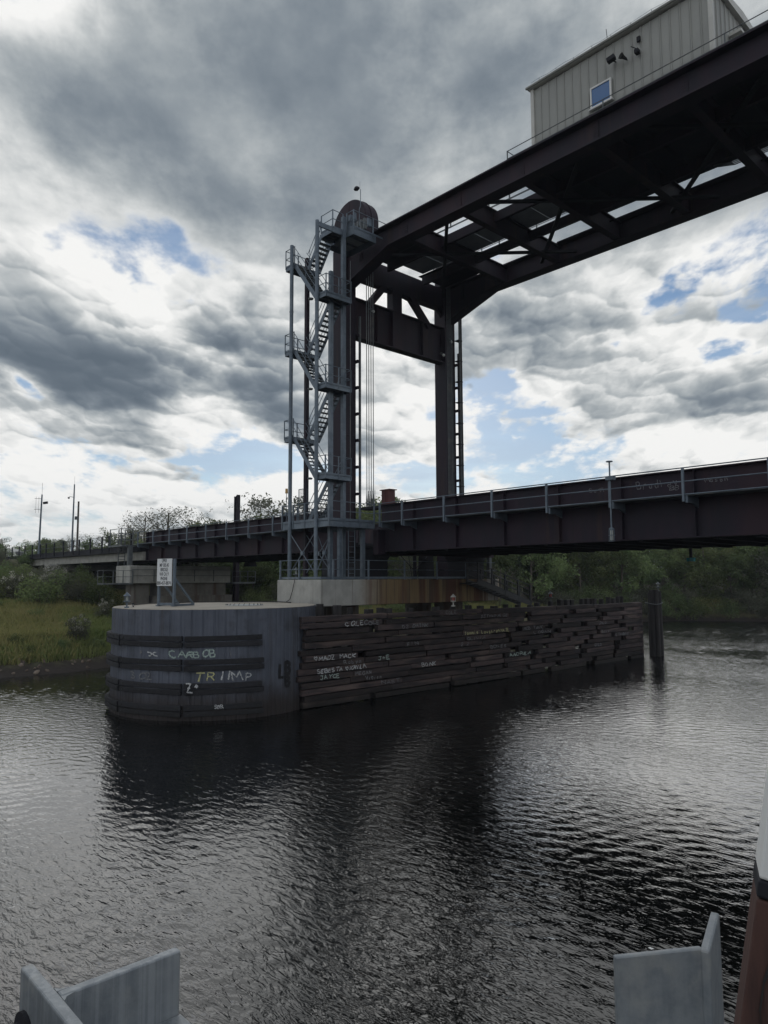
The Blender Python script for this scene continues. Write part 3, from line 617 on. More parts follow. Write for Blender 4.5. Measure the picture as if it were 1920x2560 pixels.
for (u, v) in ((HU0, HV0), (HU1, HV0), (HU0, HV1), (HU1, HV1)): B(u-0.09, v-0.09, HZ0-0.02, u+0.09, v+0.09, HZ1+0.002).build('corner_trim', M_TRIM, t)
rf = MB().prism([(HV0-0.22,HZ1-0.02),(HV1+0.22,HZ1-0.02),(HV1+0.22,HZ1+0.10),((HV0+HV1)/2,HZ1+0.42),(HV0-0.22,HZ1+0.10)], 'x', HU0-0.2, HU1+0.2).build('roof', M_TRIM, t)
MB().tube((HU0-0.25,HV0-0.24,HZ1+0.06),(HU1+0.25,HV0-0.24,HZ1+0.06),0.07,8).build('gutter', M_SIDING, rf)
for i in range(9):
    u = HU0+0.5+1.0*i; MB().tube((u,HV0-0.15,HZ1+0.1),(u,HV0-0.15,HZ1+0.3),0.012,5).build('lightning_rod', M_GALVD, rf)
MB().path([(HU0+0.0+0.5*i, HV0-0.15, HZ1+0.30+0.03*math.sin(i*2.1)) for i in range(19)], 0.008, 4).build('lightning_cable', M_DARK, rf)
MB().tube((-15.9,HV0-0.1,HZ1+0.1),(-15.95,HV0-0.1,HZ1+0.75),0.014,5).build('antenna', M_DARK, rf)
wn = link('window', B(-16.82, HV0-0.09, 28.28, -15.84, HV0-0.05, 29.22).mesh('window_backing', M_DARK), t)
for b in ((-16.88,28.22,-16.80,29.28),(-15.86,28.22,-15.78,29.28),(-16.80,29.20,-15.86,29.28),(-16.80,28.22,-15.86,28.30)): B(b[0],HV0-0.15,b[1],b[2],HV0-0.06,b[3]).build('frame', M_WHITE, wn)
B(-16.80, HV0-0.11, 28.30, -15.86, HV0-0.095, 29.20).build('pane', M_GLASS, wn)
B(-16.95, HV0-0.2, 28.16, -15.71, HV0-0.05, 28.22).build('sill', M_WHITE, wn)
def wall_light(u, z, kind_):
    f = MB().tube((u,HV0-0.03,z),(u,HV0-0.34,z-0.08),0.03,6).build('bracket', M_DARK, t)
    if kind_ == 0: MB().beam((u-0.22,HV0-0.42,z-0.05),(u+0.14,HV0-0.38,z+0.02),0.24,0.20).build('floodlight_head', M_DARK, f)
    elif kind_ == 1: MB().lathe([(0.05,-0.18),(0.08,0.0),(0.15,0.16),(0.13,0.17),(0.06,0.02)], (0,0,0), 12).build('horn', M_BLACK, f).matrix_world = Matrix.Translation((u,HV0-0.38,z-0.05)) @ Matrix.Rotation(math.radians(70),4,'X') @ Matrix.Rotation(math.radians(-25),4,'Y')
    else: MB().box(u-0.1,HV0-0.34,z-0.12,u+0.08,HV0-0.1,z+0.06).tube((u,HV0-0.3,z+0.06),(u-0.2,HV0-0.42,z+0.22),0.02,6).build('wall_lamp', M_DARK, f)
wall_light(-15.55,29.95,0); wall_light(-15.0,29.75,1); wall_light(-14.4,29.75,2)
B(-14.45,HV0-0.16,30.25,-14.30,HV0-0.05,30.48).build('junction_box', M_DARK, t)
dr_ = link('door', B(HU1+0.05,31.3,HZ0,HU1+0.09,32.3,29.6).mesh('door', M_TRIM), t)
B(HU1+0.05,31.15,29.6,HU1+0.55,32.45,29.72).build('canopy', M_TRIM, dr_); MB().tube((HU1+0.1,32.2,28.5),(HU1+0.17,32.2,28.5),0.03,6).build('handle', M_DARK, dr_)
# ------------------------------------------------------------------ stair tower
t = thing('stair_tower', 'galvanised zigzag stair tower with landings in front of the near tower leg', 'stair tower')
for (u, v, top) in ((-34.2,24.36,26.05), (-31.72,24.36,26.7)):
    c = MB().tube((u,v,6.02),(u,v,top),0.115,14).build('column', M_GALV, t)
    for z in (8.9, 14.2, 19.45, 21.9, 24.75): MB().tube((u,v,z),(u,v,z+0.06),0.13,14).build('collar', M_GALV, c)
MB().box(-34.31,25.40,6.02,-34.09,25.62,25.6).build('column', M_STEEL, t)
B(-31.76,25.22,6.02,-31.55,25.44,23.9).build('column', M_GALV, t)
B(-31.72,26.12,6.02,-31.50,26.34,27.5).build('column', M_GALV, t)
B(-31.20,25.45,6.02,-31.00,25.65,8.95).build('column', M_GALV, t)
B(-31.20,27.15,6.02,-31.00,27.37,8.95).build('column', M_GALV, t)
MB().tube((-31.35,26.55,9.3),(-31.35,26.55,24.8),0.022,6).build('conduit', M_GALVD, t)
def landing(u0, u1, v0, v1, z, edge=0.24, floor=M_GALVD):
    lo = link('landing', B(u0,v0,z-0.03,u1,v1,z).mesh('landing', floor), t)
    for q in ((u0,v0,u1,v0+0.02),(u0,v1-0.02,u1,v1),(u0,v0+0.021,u0+0.02,v1-0.021),(u1-0.02,v0+0.021,u1,v1-0.021)):
        B(q[0],q[1],z-edge,q[2],q[3],z+0.001).build('edge_channel', M_GALV, lo)
    for k in range(1, 3):
        u = u0+(u1-u0)*k/3; B(u-0.02,v0+0.02,z-0.15,u+0.02,v1-0.02,z-0.031).build('joist', M_GALVD, lo)
    return lo
tread_me = B(-0.13,-0.40,-0.02,0.13,0.40,0.02).mesh('tread', M_GALVD)
def flight(ua, za, ub, zb, vc, n=11, rails=True):
    for s in (-1, 1):
        MB().beam((ua,vc+s*0.42,za-0.10),(ub,vc+s*0.42,zb-0.10),0.03,0.26).build('stringer', M_GALV, t)
        if rails:
            for h in (0.50, 0.95): MB().tube((ua,vc+s*0.42,za+h),(ub,vc+s*0.42,zb+h),0.02,6).build('handrail', M_GALV, t)
            for k in (0.12, 0.5, 0.88):
                p = Vector((ua,vc+s*0.42,za)).lerp(Vector((ub,vc+s*0.42,zb)), k); MB().tube(p, p+Vector((0,0,0.95)), 0.018, 6).build('rail_post', M_GALV, t)
    for i in range(1, n):
        f = i/n; link('tread', tread_me, t, (ua+(ub-ua)*f, vc, za+(zb-za)*f))
R_ = [11.82, 16.96, 22.26]; L_ = [14.37, 19.62, 24.90]
UF, UB, VF0, VF1, VM = -31.95, -34.05, 24.45, 26.32, 25.40
for z in R_:
    landing(UF, -31.0, VF0, VF1, z)
    rail_line(t, [(UF+0.25,VF0,z),(-31.0,VF0,z),(-31.0,VF1,z)], post_gap=0.93, post=0.05, toe=0.1, drop=0.2)
    rail_line(t, [(-31.0,VF1,z),(-31.5,VF1,z)], post_gap=0.5, post=0.05)
    MB().lathe([(0.02,-0.06),(0.13,-0.05),(0.16,0.02),(0.05,0.06)], (0,0,0), 10).build('stair_light', M_GALVD, t).location = (-32.15,24.25,z-0.15)
for z in L_:
    landing(-34.95, UB, VF0, VF1, z)
    rail_line(t, [(UB,VF0,z),(-34.95,VF0,z),(-34.95,VF1,z),(UB,VF1,z)], post_gap=1.0, post=0.045, toe=0.1, drop=0.1)
lo_ = [9.25]+L_[:2]
for a, b in zip(lo_, R_): flight(UB, a, UF, b, 25.88)
for a, b in zip(R_, L_): flight(UF, a, UB, b, 24.93)
flight(UB, 24.90, -32.72, 26.62, 25.88, 8)
# top platforms
landing(-32.7, -31.6, 25.4, 26.45, 26.62, 0.30)
MB().beam((-31.72,24.4,26.50),(-31.62,26.2,26.50),0.10,0.28).build('head_beam', M_GALV, t)
rail_line(t, [(-32.7,25.42,26.62),(-31.62,25.42,26.62),(-31.62,26.2,26.62)], post_gap=0.9, post=0.05, toe=0.1)
landing(-33.6, -31.0, 26.49, 28.30, 26.75, 0.42, M_PANEL)
rail_line(t, [(-31.62,26.50,26.75),(-31.0,26.50,26.75),(-31.0,29.6,26.75+0.02)], post_gap=1.5, post=0.06, toe=0.12, drop=0.2)
B(-31.6,26.55,26.76,-31.35,26.75,27.7).build('control_cabinet', M_GALV, t); B(-31.2,26.62,27.2,-31.06,26.78,27.75).build('junction_box', M_GALV, t)
B(-31.15,27.7,27.25,-31.05,28.0,27.8).build('junction_box', M_GALV, t)
lp = MB().path([(-31.0,26.95,27.0),(-31.0,26.95,28.0),(-31.0,27.05,28.3),(-31.0,27.05,29.3)],0.022,6).build('lamp_post', M_GALV, t)
MB().lathe([(0.03,0.0),(0.16,0.06),(0.19,0.16),(0.08,0.26)], (0,0,0), 10).build('lamp_head', M_DARK, lp).matrix_world = Matrix.Translation((-31.05,26.85,29.15)) @ Matrix.Rotation(0.5,4,'X')
MB().tube((-31.0,27.0,29.3),(-31.0,27.0,29.75),0.008,4).build('lightning_rod', M_DARK, lp)
# bottom platform
landing(-35.05, -30.65, 24.42, 27.8, 9.25, 0.34)
rail_line(t, [(-35.05,27.7,9.25),(-35.05,24.42,9.25),(-30.65,24.42,9.25),(-30.65,27.75,9.25)], post_gap=1.12, post=0.075, toe=0.14, drop=0.3)
for (p, q) in (((-30.75,24.46,9.25),(-30.75,24.46,10.3)),): MB().tube(p,q,0.05,8).build('corner_post', M_GALV, t)
def xbrace(a, b, z0, z1):
    a = Vector(a); b = Vector(b); c = (a+b)/2+Vector((0,0,(z0+z1)/2))
    for p, z in ((a,z0),(a,z1),(b,z0),(b,z1)): MB().tube(p+Vector((0,0,z)), c, 0.028, 6).build('brace_rod', M_GALV, t)
    MB().tube(c-Vector((0,0.06,0)), c+Vector((0,0.06,0)), 0.13, 10).build('brace_hub', M_GALV, t)
xbrace((-34.2,24.36,0),(-31.72,24.36,0),6.3,8.7); xbrace((-31.72,24.36,0),(-31.66,25.5,0),6.3,8.7); xbrace((-34.2,25.5,0),(-31.66,25.5,0),6.3,8.7)
ld = thing('ladder', 'galvanised vertical ladder under the lower stair platform above the pier', 'ladder')
for v in (26.15, 26.62): MB().tube((-31.05,v,6.1),(-31.05,v,9.2),0.028,6).build('stile', M_GALV, ld)
for k in range(10): MB().tube((-31.05,26.15,6.35+0.3*k),(-31.05,26.62,6.35+0.3*k),0.016,6).build('rung', M_GALV, ld)
gt = thing('mesh_gate', 'small wire mesh gate on the lower stair platform', 'gate')
for a, b in (((-34.9,25.5,9.3),(-34.9,25.5,11.4)),((-34.1,25.5,9.3),(-34.1,25.5,11.4)),((-34.9,25.5,11.4),(-34.1,25.5,11.4)),((-34.9,25.5,9.4),(-34.1,25.5,9.4))): MB().tube(a,b,0.025,6).build('frame', M_GALV, gt)
ms = MB()
for k in range(1, 11): ms.beam((-34.9+0.073*k,25.5,9.4),(-34.9+0.073*k,25.5,11.4),0.008,0.008)
for k in range(1, 24): ms.beam((-34.9,25.5,9.4+0.083*k),(-34.1,25.5,9.4+0.083*k),0.008,0.008)
ms.build('wire_mesh', M_GALVD, gt)
bc = thing('warning_beacon', 'amber beacon on a thin mast at the end of the lower stair platform', 'beacon')
MB().tube((-34.75,24.5,9.3),(-34.75,24.5,11.1),0.02,6).build('mast', M_GALV, bc); MB().tube((-34.75,24.5,11.08),(-34.75,24.5,11.36),0.085,10,0.075).build('lens', M_AMBER, bc)
B(-34.82,24.43,9.75,-34.68,24.57,9.95).build('junction_box', M_GALV, bc)
# ------------------------------------------------------------------ navigation light on the span
t = thing('span_light', 'caged navigation light on a swing rod hung over the lift span railing', 'navigation light')
MB().tube((-15.6,27.62,8.1),(-15.6,27.62,10.95),0.035,8).build('swing_rod', M_GALV, t)
MB().tube((-15.6,27.62,10.93),(-15.6,27.62,10.97),0.14,12).build('top_disc', M_GALV, t); B(-15.75,27.5,10.15,-15.4,27.75,10.32).build('pivot_box', M_GALV, t)
MB().lathe([(0.05,0.0),(0.11,-0.04),(0.11,-0.12)], (-15.6,27.62,8.14), 10).build('cap', M_GALV, t)
MB().tube((-15.6,27.62,7.6),(-15.6,27.62,8.02),0.075,10).build('lens', M_LGLASS, t)
for k in range(6):
    a = k*math.pi/3; MB().tube((-15.6+0.12*math.cos(a),27.62+0.12*math.sin(a),7.55),(-15.6+0.12*math.cos(a),27.62+0.12*math.sin(a),8.05),0.012,5).build('cage_bar', M_GALV, t)
for z in (7.55, 7.8): MB().tube((-15.6,27.62,z),(-15.6,27.62,z+0.025),0.135,12).build('cage_ring', M_GALV, t)
t = thing('span_light', 'small green navigation light under the far edge of the lift span', 'navigation light')
MB().tube((-17.3,38.9,7.1),(-17.3,38.9,7.7),0.09,8).build('hanger', M_DARK, t); MB().tube((-17.3,38.9,6.9),(-17.3,38.9,7.1),0.22,12,0.24).build('lens', M_GREEN, t)
# ------------------------------------------------------------------ tower pier
t = thing('tower_pier', 'concrete pier cap with rust streaks carrying the tower and its stairs', 'bridge pier')
cap = MB().prism([(-30.3,23.6),(-30.3,38.6),(-31.6,40.4),(-38.6,40.4),(-38.6,26.6),(-34.3,23.6)], 'z', 4.58, 6.0).build('pier_cap', M_PIER, t); bevel(cap, 0.03, 1)
for (u, v) in ((-32.6,27.0),(-32.6,36.2),(-36.8,28.8),(-36.8,37.6)): MB().tube((u,v,-2.5),(u,v,4.58),0.95,28).build('pier_shaft', M_CONCD, t, smooth=False)
for (u, v) in ((-32.4,28.7),(-32.6,38.0)):
    sb = link('bearing_pedestal', B(u-0.75,v-0.95,6.0,u+0.85,v+0.95,7.2).mesh('bearing_pedestal', M_DARK), t)
    MB().prism([(v-0.95,7.2),(v+0.95,7.2),(v+1.25,7.55),(v-1.25,7.55)], 'x', u-0.8, u+0.9).build('bearing_shoe', M_DARK, sb)
def kick(a, b): MB().beam(a, b, 0.02, 0.12).build('kick_plate', M_GALV, t)
PR = [(-34.2,23.72,6.0),(-30.42,23.72,6.0),(-30.42,38.5,6.0)]
rail_line(t, PR, heights=(0.56,1.08), post_gap=2.0, post=0.08, drop=0.30, r=0.022,
          posts_at=[(-34.1,23.66,6.0),(-32.3,23.66,6.0),(-30.36,24.5,6.0),(-30.36,27.05,6.0),(-30.36,29.9,6.0),(-30.36,32.7,6.0),(-30.36,35.45,6.0)])
kick((-34.2,23.72,6.10),(-30.42,23.72,6.10)); kick((-30.42,23.74,6.10),(-30.42,35.6,6.10))
MB().path([(-32.6,23.6,6.1),(-32.55,23.52,5.9),(-32.7,23.5,5.4),(-32.95,23.5,4.9),(-33.1,23.3,4.76)], 0.02, 6).build('loose_cable', M_BLACK, t)
# braced mast between the bearings
t = thing('braced_mast', 'dark slim mast with crossing tie rods standing on the pier under the lift span', 'mast')
MB().tube((-34.5,34.95,6.0),(-34.5,34.95,8.0),0.13,8).build('mast', M_DARK, t)
for a, b in (((-34.5,33.2,7.9),(-34.5,34.9,6.6)),((-34.5,36.6,7.9),(-34.5,34.9,6.6)),((-34.5,34.3,7.9),(-34.5,34.7,6.0)),((-34.5,35.6,7.9),(-34.5,35.1,6.0))): MB().tube(a,b,0.025,6).build('tie_rod', M_DARK, t)
# far platform posts
t = thing('far_platform', 'small platform on two grey posts beside the far tower leg', 'platform')
for v in (38.9, 40.2): B(-32.4,v-0.12,6.0,-32.15,v+0.12,8.4).build('post', M_GALVD, t)
B(-33.8,38.5,8.4,-31.9,40.6,8.62).build('deck', M_GALVD, t)
# ------------------------------------------------------------------ stair from the pier down to the fender
t = thing('pier_stair', 'dark steel stair with handrails going down from the pier to the fender', 'stair')
for u in (-30.15, -29.25):
    MB().beam((u,35.2,5.85),(u,40.9,4.32),0.06,0.32).build('stringer', M_RAILD, t)
    for h in (0.42, 0.78, 1.12): MB().tube((u,35.2,5.92+h),(u,40.9,4.40+h),0.026,6).build('handrail', M_RAILD, t)
    for k in range(5):
        f = 0.02+0.24*k; v = 35.2+5.7*f; z = 5.90-1.52*f; B(u-0.045,v-0.05,z-0.2,u+0.045,v+0.05,z+1.16).build('rail_post', M_RAILD, t)
sm = B(-0.42,-0.16,-0.02,0.42,0.16,0.02).mesh('tread', M_RAILD)
for k in range(12): link('tread', sm, t, (-29.7,35.5+0.46*k,5.78-0.123*k))
B(-30.2,34.6,5.70,-29.2,35.4,5.76).build('head_plate', M_RAILD, t)
# ------------------------------------------------------------------ sheet pile dolphin
DC = Vector((-32.3,18.6,0)); DR = 4.88; DT = 4.75
t = thing('sheet_pile_dolphin', 'round sheet pile dolphin with concrete top and black timber walers standing in the water', 'dolphin')
NP = 64; wd = 2*math.pi*DR/NP
sp = MB()
sp.prism([(0.0,-wd/2+0.012),(0.035,-wd/2+0.045),(0.035,-wd*0.18),(0.02,-wd*0.14),(0.02,wd*0.14),(0.035,wd*0.18),(0.035,wd/2-0.045),(0.0,wd/2-0.012),(-0.06,wd/2-0.012),(-0.06,-wd/2+0.012)], 'z', -2.0, DT-0.03)
sm = sp.mesh('sheet_pile', M_SHEET)
lk = MB().prism([(-0.05,-0.035),(0.018,-0.03),(0.036,-0.012),(0.036,0.012),(0.018,0.03),(-0.05,0.035)], 'z', -2.0, DT-0.03).mesh('interlock', M_SHEET)
for i in range(NP):
    a = 2*math.pi*i/NP
    link('sheet_pile', sm, t, (DC.x+DR*math.cos(a), DC.y+DR*math.sin(a), 0), (0,0,a))
    a2 = a+math.pi/NP; link('interlock', lk, t, (DC.x+(DR-0.01)*math.cos(a2), DC.y+(DR-0.01)*math.sin(a2), 0), (0,0,a2))
cp = MB().lathe([(DR-0.09,-2.0),(DR-0.09,DT-0.12),(DR-0.03,DT-0.10),(DR+0.005,DT-0.02),(DR-0.02,DT),(0.02,DT+0.03)], (DC.x,DC.y,0), 96).build('concrete_fill', M_CAPTOP, t)
hp = MB().lathe([(0.95,0.0),(0.95,0.025),(0.02,0.03)], (-30.9,19.3,DT+0.012), 32).build('cover_plate', M_PANEL, t)
for k in range(22):
    a = 2*math.pi*k/22; MB().tube((-30.9+0.88*math.cos(a),19.3+0.88*math.sin(a),DT+0.03),(-30.9+0.88*math.cos(a),19.3+0.88*math.sin(a),DT+0.075),0.022,6).build('bolt', M_DARK, hp)
rnd = random.Random(11)
angs = [-2.55, -1.95, -1.50, -0.80, -0.10]
for zt in (3.60, 2.60, 1.60, 0.68):
    for r in range(2):
        z1 = zt-0.265*r+rnd.uniform(-0.012,0.012)
        for k in range(4):
            a0, a1 = angs[k]+0.005, angs[k+1]-0.006
            if k in (2, 3): a0 += 0.008; a1 -= 0.006
            if k == 3: a1 += rnd.uniform(-0.012,0.012)
            ns = 6; mb = MB()
            bow = 0.03*rnd.random(); rr = DR+0.045; th_ = 0.19+rnd.uniform(-0.02,0.02); dz = rnd.uniform(-0.02,0.02)
            vs = []
            for i in range(ns+1):
                a = a0+(a1-a0)*i/ns; f = math.cos((a1-a0)/2)/math.cos(a-(a0+a1)/2)
                ro = (rr+th_)*(0.5+0.5*f)
                for (R_i, z) in ((rr,z1-0.215),(ro,z1-0.215),(ro,z1),(rr,z1)): vs.append((DC.x+R_i*math.cos(a), DC.y+R_i*math.sin(a), z+dz*(i/ns-0.5)))
            fs = [(4*i+j,4*i+(j+1)%4,4*i+4+(j+1)%4,4*i+4+j) for i in range(ns) for j in range(4)]+[(3,2,1,0),(4*ns,4*ns+1,4*ns+2,4*ns+3)]
            wl = mb.add(vs, fs).build('waler_timber', M_WALE, t); bevel(wl, 0.012)
            for f in (0.06, 0.36, 0.66, 0.95):
                a = a0+(a1-a0)*f; R_o = (rr+th_)*(0.5+0.5*math.cos((a1-a0)/2)/math.cos(a-(a0+a1)/2))
                MB().tube((DC.x+(R_o-0.03)*math.cos(a),DC.y+(R_o-0.03)*math.sin(a),z1-0.11),(DC.x+(R_o+0.014)*math.cos(a),DC.y+(R_o+0.012)*math.sin(a),z1-0.11),0.042,8).build('bolt_head', M_BLACK, wl)
hz = [(-32.3+4.2*math.cos(a)*k, 18.6+4.2*math.sin(a)*k) for a, k in ((-1.65,1.0),(-1.9,0.95),(-2.25,0.98),(-2.7,1.0),(-3.1,0.98),(-3.5,1.0),(-4.0,1.0),(-4.45,1.02),(-4.75,1.05))]
cb = thing('power_cable', 'black power cable lying across the concrete top of the dolphin', 'cable')
MB().path([(u,v,DT+0.05+0.02*math.sin(i*3)) for i, (u, v) in enumerate(hz)], 0.03, 6).build('cable', M_BLACK, cb)
for i in (2, 4, 6): MB().tube((hz[i][0],hz[i][1],DT+0.02),(hz[i][0],hz[i][1],DT+0.14),0.05,8).build('clamp', M_DARK, cb)
# ------------------------------------------------------------------ sign
t = thing('bridge_sign', 'white sign board with black lettering on galvanised posts on the dolphin', 'sign')
SA, SB = Vector((-33.02,15.75,DT+0.02)), Vector((-31.93,16.05,DT+0.02)); sdv = (SB-SA).normalized(); sn = Vector((sdv.y,-sdv.x,0))
def sp_(s, n, z): return SA+sdv*s+sn*n+Vector((0,0,z))
W_ = (SB-SA).length
for s in (0.06, W_-0.02):
    MB().beam(sp_(s,-0.06,0), sp_(s,-0.06,2.26), 0.11, 0.11, up=sdv).build('post', M_GALV, t)
    bck = sp_(s,-0.06,0)+Vector((-0.15,0,0))-sn*1.35
    MB().beam(sp_(s,-0.06,1.35), bck+Vector((0,0,0.05)), 0.09, 0.09, up=sdv).build('brace', M_GALV, t)
    MB().beam(sp_(s,-0.12,0.06), bck+Vector((0,0,0.06)), 0.10, 0.10).build('foot_channel', M_GALV, t)
    MB().beam(sp_(s-0.1,-0.06,0.03), sp_(s+0.1,-0.06,0.03), 0.2, 0.05).build('base_plate', M_GALV, t)
MB().beam(sp_(0.06,-0.06,0.10), sp_(W_,-0.06,0.10), 0.07, 0.12).build('foot_rail', M_GALV, t)
bd = MB().beam(sp_(0.0,0.015,1.62), sp_(W_-0.12,0.015,1.62), 0.03, 1.30).build('sign_board', M_SIGN, t)
def text_mesh(s, size, mat, name='lettering', width=None):
    cu_ = bpy.data.curves.new(name, 'FONT'); cu_.body = s; cu_.size = size; cu_.align_x = 'CENTER'; cu_.align_y = 'CENTER'; cu_.extrude = 0.002; cu_.offset = 0.002
    o = bpy.data.objects.new(name, cu_); COL.objects.link(o); dg = bpy.context.evaluated_depsgraph_get(); dg.update()
    me = bpy.data.meshes.new_from_object(o.evaluated_get(dg)); bpy.data.objects.remove(o); me.materials.clear(); me.materials.append(mat)
    if width:
        xs = [v.co.x for v in me.vertices]; k = width/(max(xs)-min(xs))
        for v in me.vertices: v.co.x *= k
    return me
rows = [('UPRR',0.34),('MP 305.45',0.62),('BRIDGE',0.50),('VHF CH. 9',0.62),('PHONE',0.46),('800-457-8874',0.94)]
bm_ = Matrix((sdv, Vector((0,0,1)), sn)).transposed().to_4x4()
for i, (s, wdt) in enumerate(rows):
    o = link('lettering', text_mesh(s, 0.235, M_INK, width=wdt), bd); mm = bm_.copy(); mm.translation = sp_(W_/2-0.07, 0.034, 2.165-0.214*i); o.matrix_world = mm
# ------------------------------------------------------------------ lanterns
def lantern(name, label, p, glass, mat, h=0.62, post=0.16):
    t = thing(name, label, 'navigation lantern', p); t.scale = (0.8,0.8,0.95)
    MB().box(-0.10,-0.10,0,0.10,0.10,0.07).build('base', mat, t)
    MB().tube((0,0,0.06),(0,0,post+0.12),0.045,8).build('stem', mat, t)
    MB().lathe([(0.09,post+0.10),(0.20,post+0.14),(0.20,post+0.18),(0.10,post+0.19)], (0,0,0), 12).build('tray', mat, t)
    MB().tube((0,0,post+0.19),(0,0,post+0.40),0.10 if glass != M_LGLASS else 0.07,10).build('lens', glass, t)
    for k in range(4):
        a = k*math.pi/2+0.6; MB().tube((0.16*math.cos(a),0.16*math.sin(a),post+0.18),(0.16*math.cos(a),0.16*math.sin(a),post+0.42),0.014,5).build('guard_bar', mat, t)
    MB().lathe([(0.21,post+0.40),(0.21,post+0.42),(0.05,post+0.56),(0.02,post+0.60)], (0,0,0), 12).build('cap', mat, t)
    return t
lantern('navigation_lantern', 'small grey lantern at the rim of the dolphin top beside the sign', (-32.35,13.98,DT), M_LGLASS, M_GALV)
lantern('navigation_lantern', 'small grey lantern on the pier cap between the stair tower columns', (-33.2,24.1,6.0), M_LGLASS, M_GALVD)
lantern('navigation_lantern', 'white lantern with red lens on a fender pile in front of the stained pier', (-27.92,31.43,4.43), M_RED, M_TRIM)
lantern('navigation_lantern', 'rusty lantern with red lens on a fender pile past the foot of the pier stair', (-27.92,41.2,4.45), M_RED, M_GALVD)
# ------------------------------------------------------------------ timber fender
t = thing('timber_fender', 'long weathered timber fender wall of stacked bolted beams covered in chalk names', 'fender')
rnd = random.Random(5)
TIMB = []
def timber(v0, v1, z, u=-27.4, h=0.275, th=0.27, name='timber'):
    du = rnd.uniform(-0.06,0.045); tilt = rnd.uniform(-0.006,0.006)*(v1-v0); L2 = v1-v0; ns = max(2, int(L2/0.9)); vs = []
    for i in range(ns+1):
        f = i/ns; sag = rnd.uniform(-0.012,0.012); e = rnd.uniform(-0.014,0.014)
        y = v0+L2*f+(rnd.uniform(-0.03,0.03) if i in (0, ns) else 0)
        for (x, q) in ((u-th,z),(u+du+e,z+rnd.uniform(0,0.014)),(u+du+e,z+h+sag*0.6),(u-th,z+h)): vs.append((x, y, q+tilt*(f-0.5)+sag*0.4))
    fs = [(4*i+j,4*i+(j+1)%4,4*i+4+(j+1)%4,4*i+4+j) for i in range(ns) for j in range(4)]+[(3,2,1,0),(4*ns,4*ns+1,4*ns+2,4*ns+3)]
    o = MB().add(vs, fs).build(name, M_TIMB, t); bevel(o, 0.014); TIMB.append((v0, v1, z+max(tilt,0)*0.5, u+du, o))
    for y in (v0+0.35, v1-0.35):
        if rnd.random() < 0.7: MB().tube((u+du-0.05,y,z+h/2),(u+du+0.014,y,z+h/2),0.035,7).build('bolt_head', M_BLACK, o)
    return o
PITCH_T = 0.305
rows_z = [0.02+PITCH_T*i for i in range(14)]
for i, z in enumerate(rows_z):
    # left half: long timbers butted end to end
    v = 20.32+rnd.uniform(-0.22,0.18); end = 36.2+rnd.uniform(-1.2,1.6)
    if i == 13: end = 33.6
    while v < end-0.8:
        L2 = rnd.choice((4.6,5.2,5.6,6.2,3.4,4.0))*rnd.uniform(0.85,1.08)
        if i == 12 and abs(v-20.3) < 0.5: L2 = 5.1
        b = min(v+L2, end)
        if end-b < 1.2: b = end
        timber(v, b-0.03, z+rnd.uniform(-0.02,0.02), h=rnd.uniform(0.25,0.285)); v = b+(0.02 if rnd.random() < 0.78 else rnd.uniform(0.2,0.65))
    # right half: shorter timbers with open gaps between them
    if i < 13:
        v = end+rnd.uniform(0.1,0.8)
        while v < 51.9:
            L2 = rnd.uniform(2.2,4.6); b = min(v+L2, 52.5)
            if 52.5-b < 1.6: b = 52.5
            timber(v, b, z-0.012*(v-36)*0.5, u=-27.4+rnd.uniform(-0.05,0.06)); v = b+rnd.uniform(0.35,1.05)
        if i in (0,1) : pass
for (a, b) in ((33.4,37.1),(37.15,41.0),(41.05,45.7),(45.75,52.55)): timber(a, b, 3.93-0.008*(a-33)*0.6, u=-27.33, h=0.30, th=0.33, name='cap_timber')
for i in range(4): timber(33.8+4.5*i, 38.0+4.5*i, 3.55-0.01*i, u=-27.62, h=0.28)
heads = [(21.69,4.83),(22.77,4.74),(23.66,4.59),(24.87,4.48),(25.71,4.53),(26.29,4.47),(27.96,4.44),(29.94,4.45),(31.43,4.43),(32.78,4.46),(33.9,4.4),(35.2,4.35),(36.3,4.42),(37.6,4.36),(38.9,4.3),(39.6,4.45),(41.2,4.45),(42.3,4.56),(43.1,4.5),(43.6,4.5),(44.98,4.52),(45.7,4.54),(46.2,4.52),(46.7,4.5),(47.6,4.46),(48.6,4.58),(49.3,4.48),(50.0,4.62),(50.5,4.6)]
for (v, z) in heads:
    r = rnd.uniform(0.15,0.2); sq = rnd.random() < 0.45
    x = -27.92+rnd.uniform(-0.05,0.03)
    if v > 40: z += 0.05
    if sq: o = B(x-r*0.85,v-r,-2,x+r*0.85,v+r,z).build('pile', M_PILE, t); bevel(o, 0.02)
    else: MB().tube((x,v,-2),(x,v,z),r,12,r*0.96).build('pile', M_PILE, t)
for z in [0.1+0.36*q for q in range(10)]:
    for k in range(6): timber(20.6+5.3*k, 25.85+5.3*k, z+rnd.uniform(-0.1,0.1), u=-28.35, name='gap_backing')  # backing rows added behind the fender face to darken its open gaps
B(-27.75,52.56,-2,-27.45,52.8,4.1).build('end_post', M_TIMB, t)
B(-28.9,20.4,3.55,-28.1,52.0,3.7).build('walk_plank', M_TIMB, t)
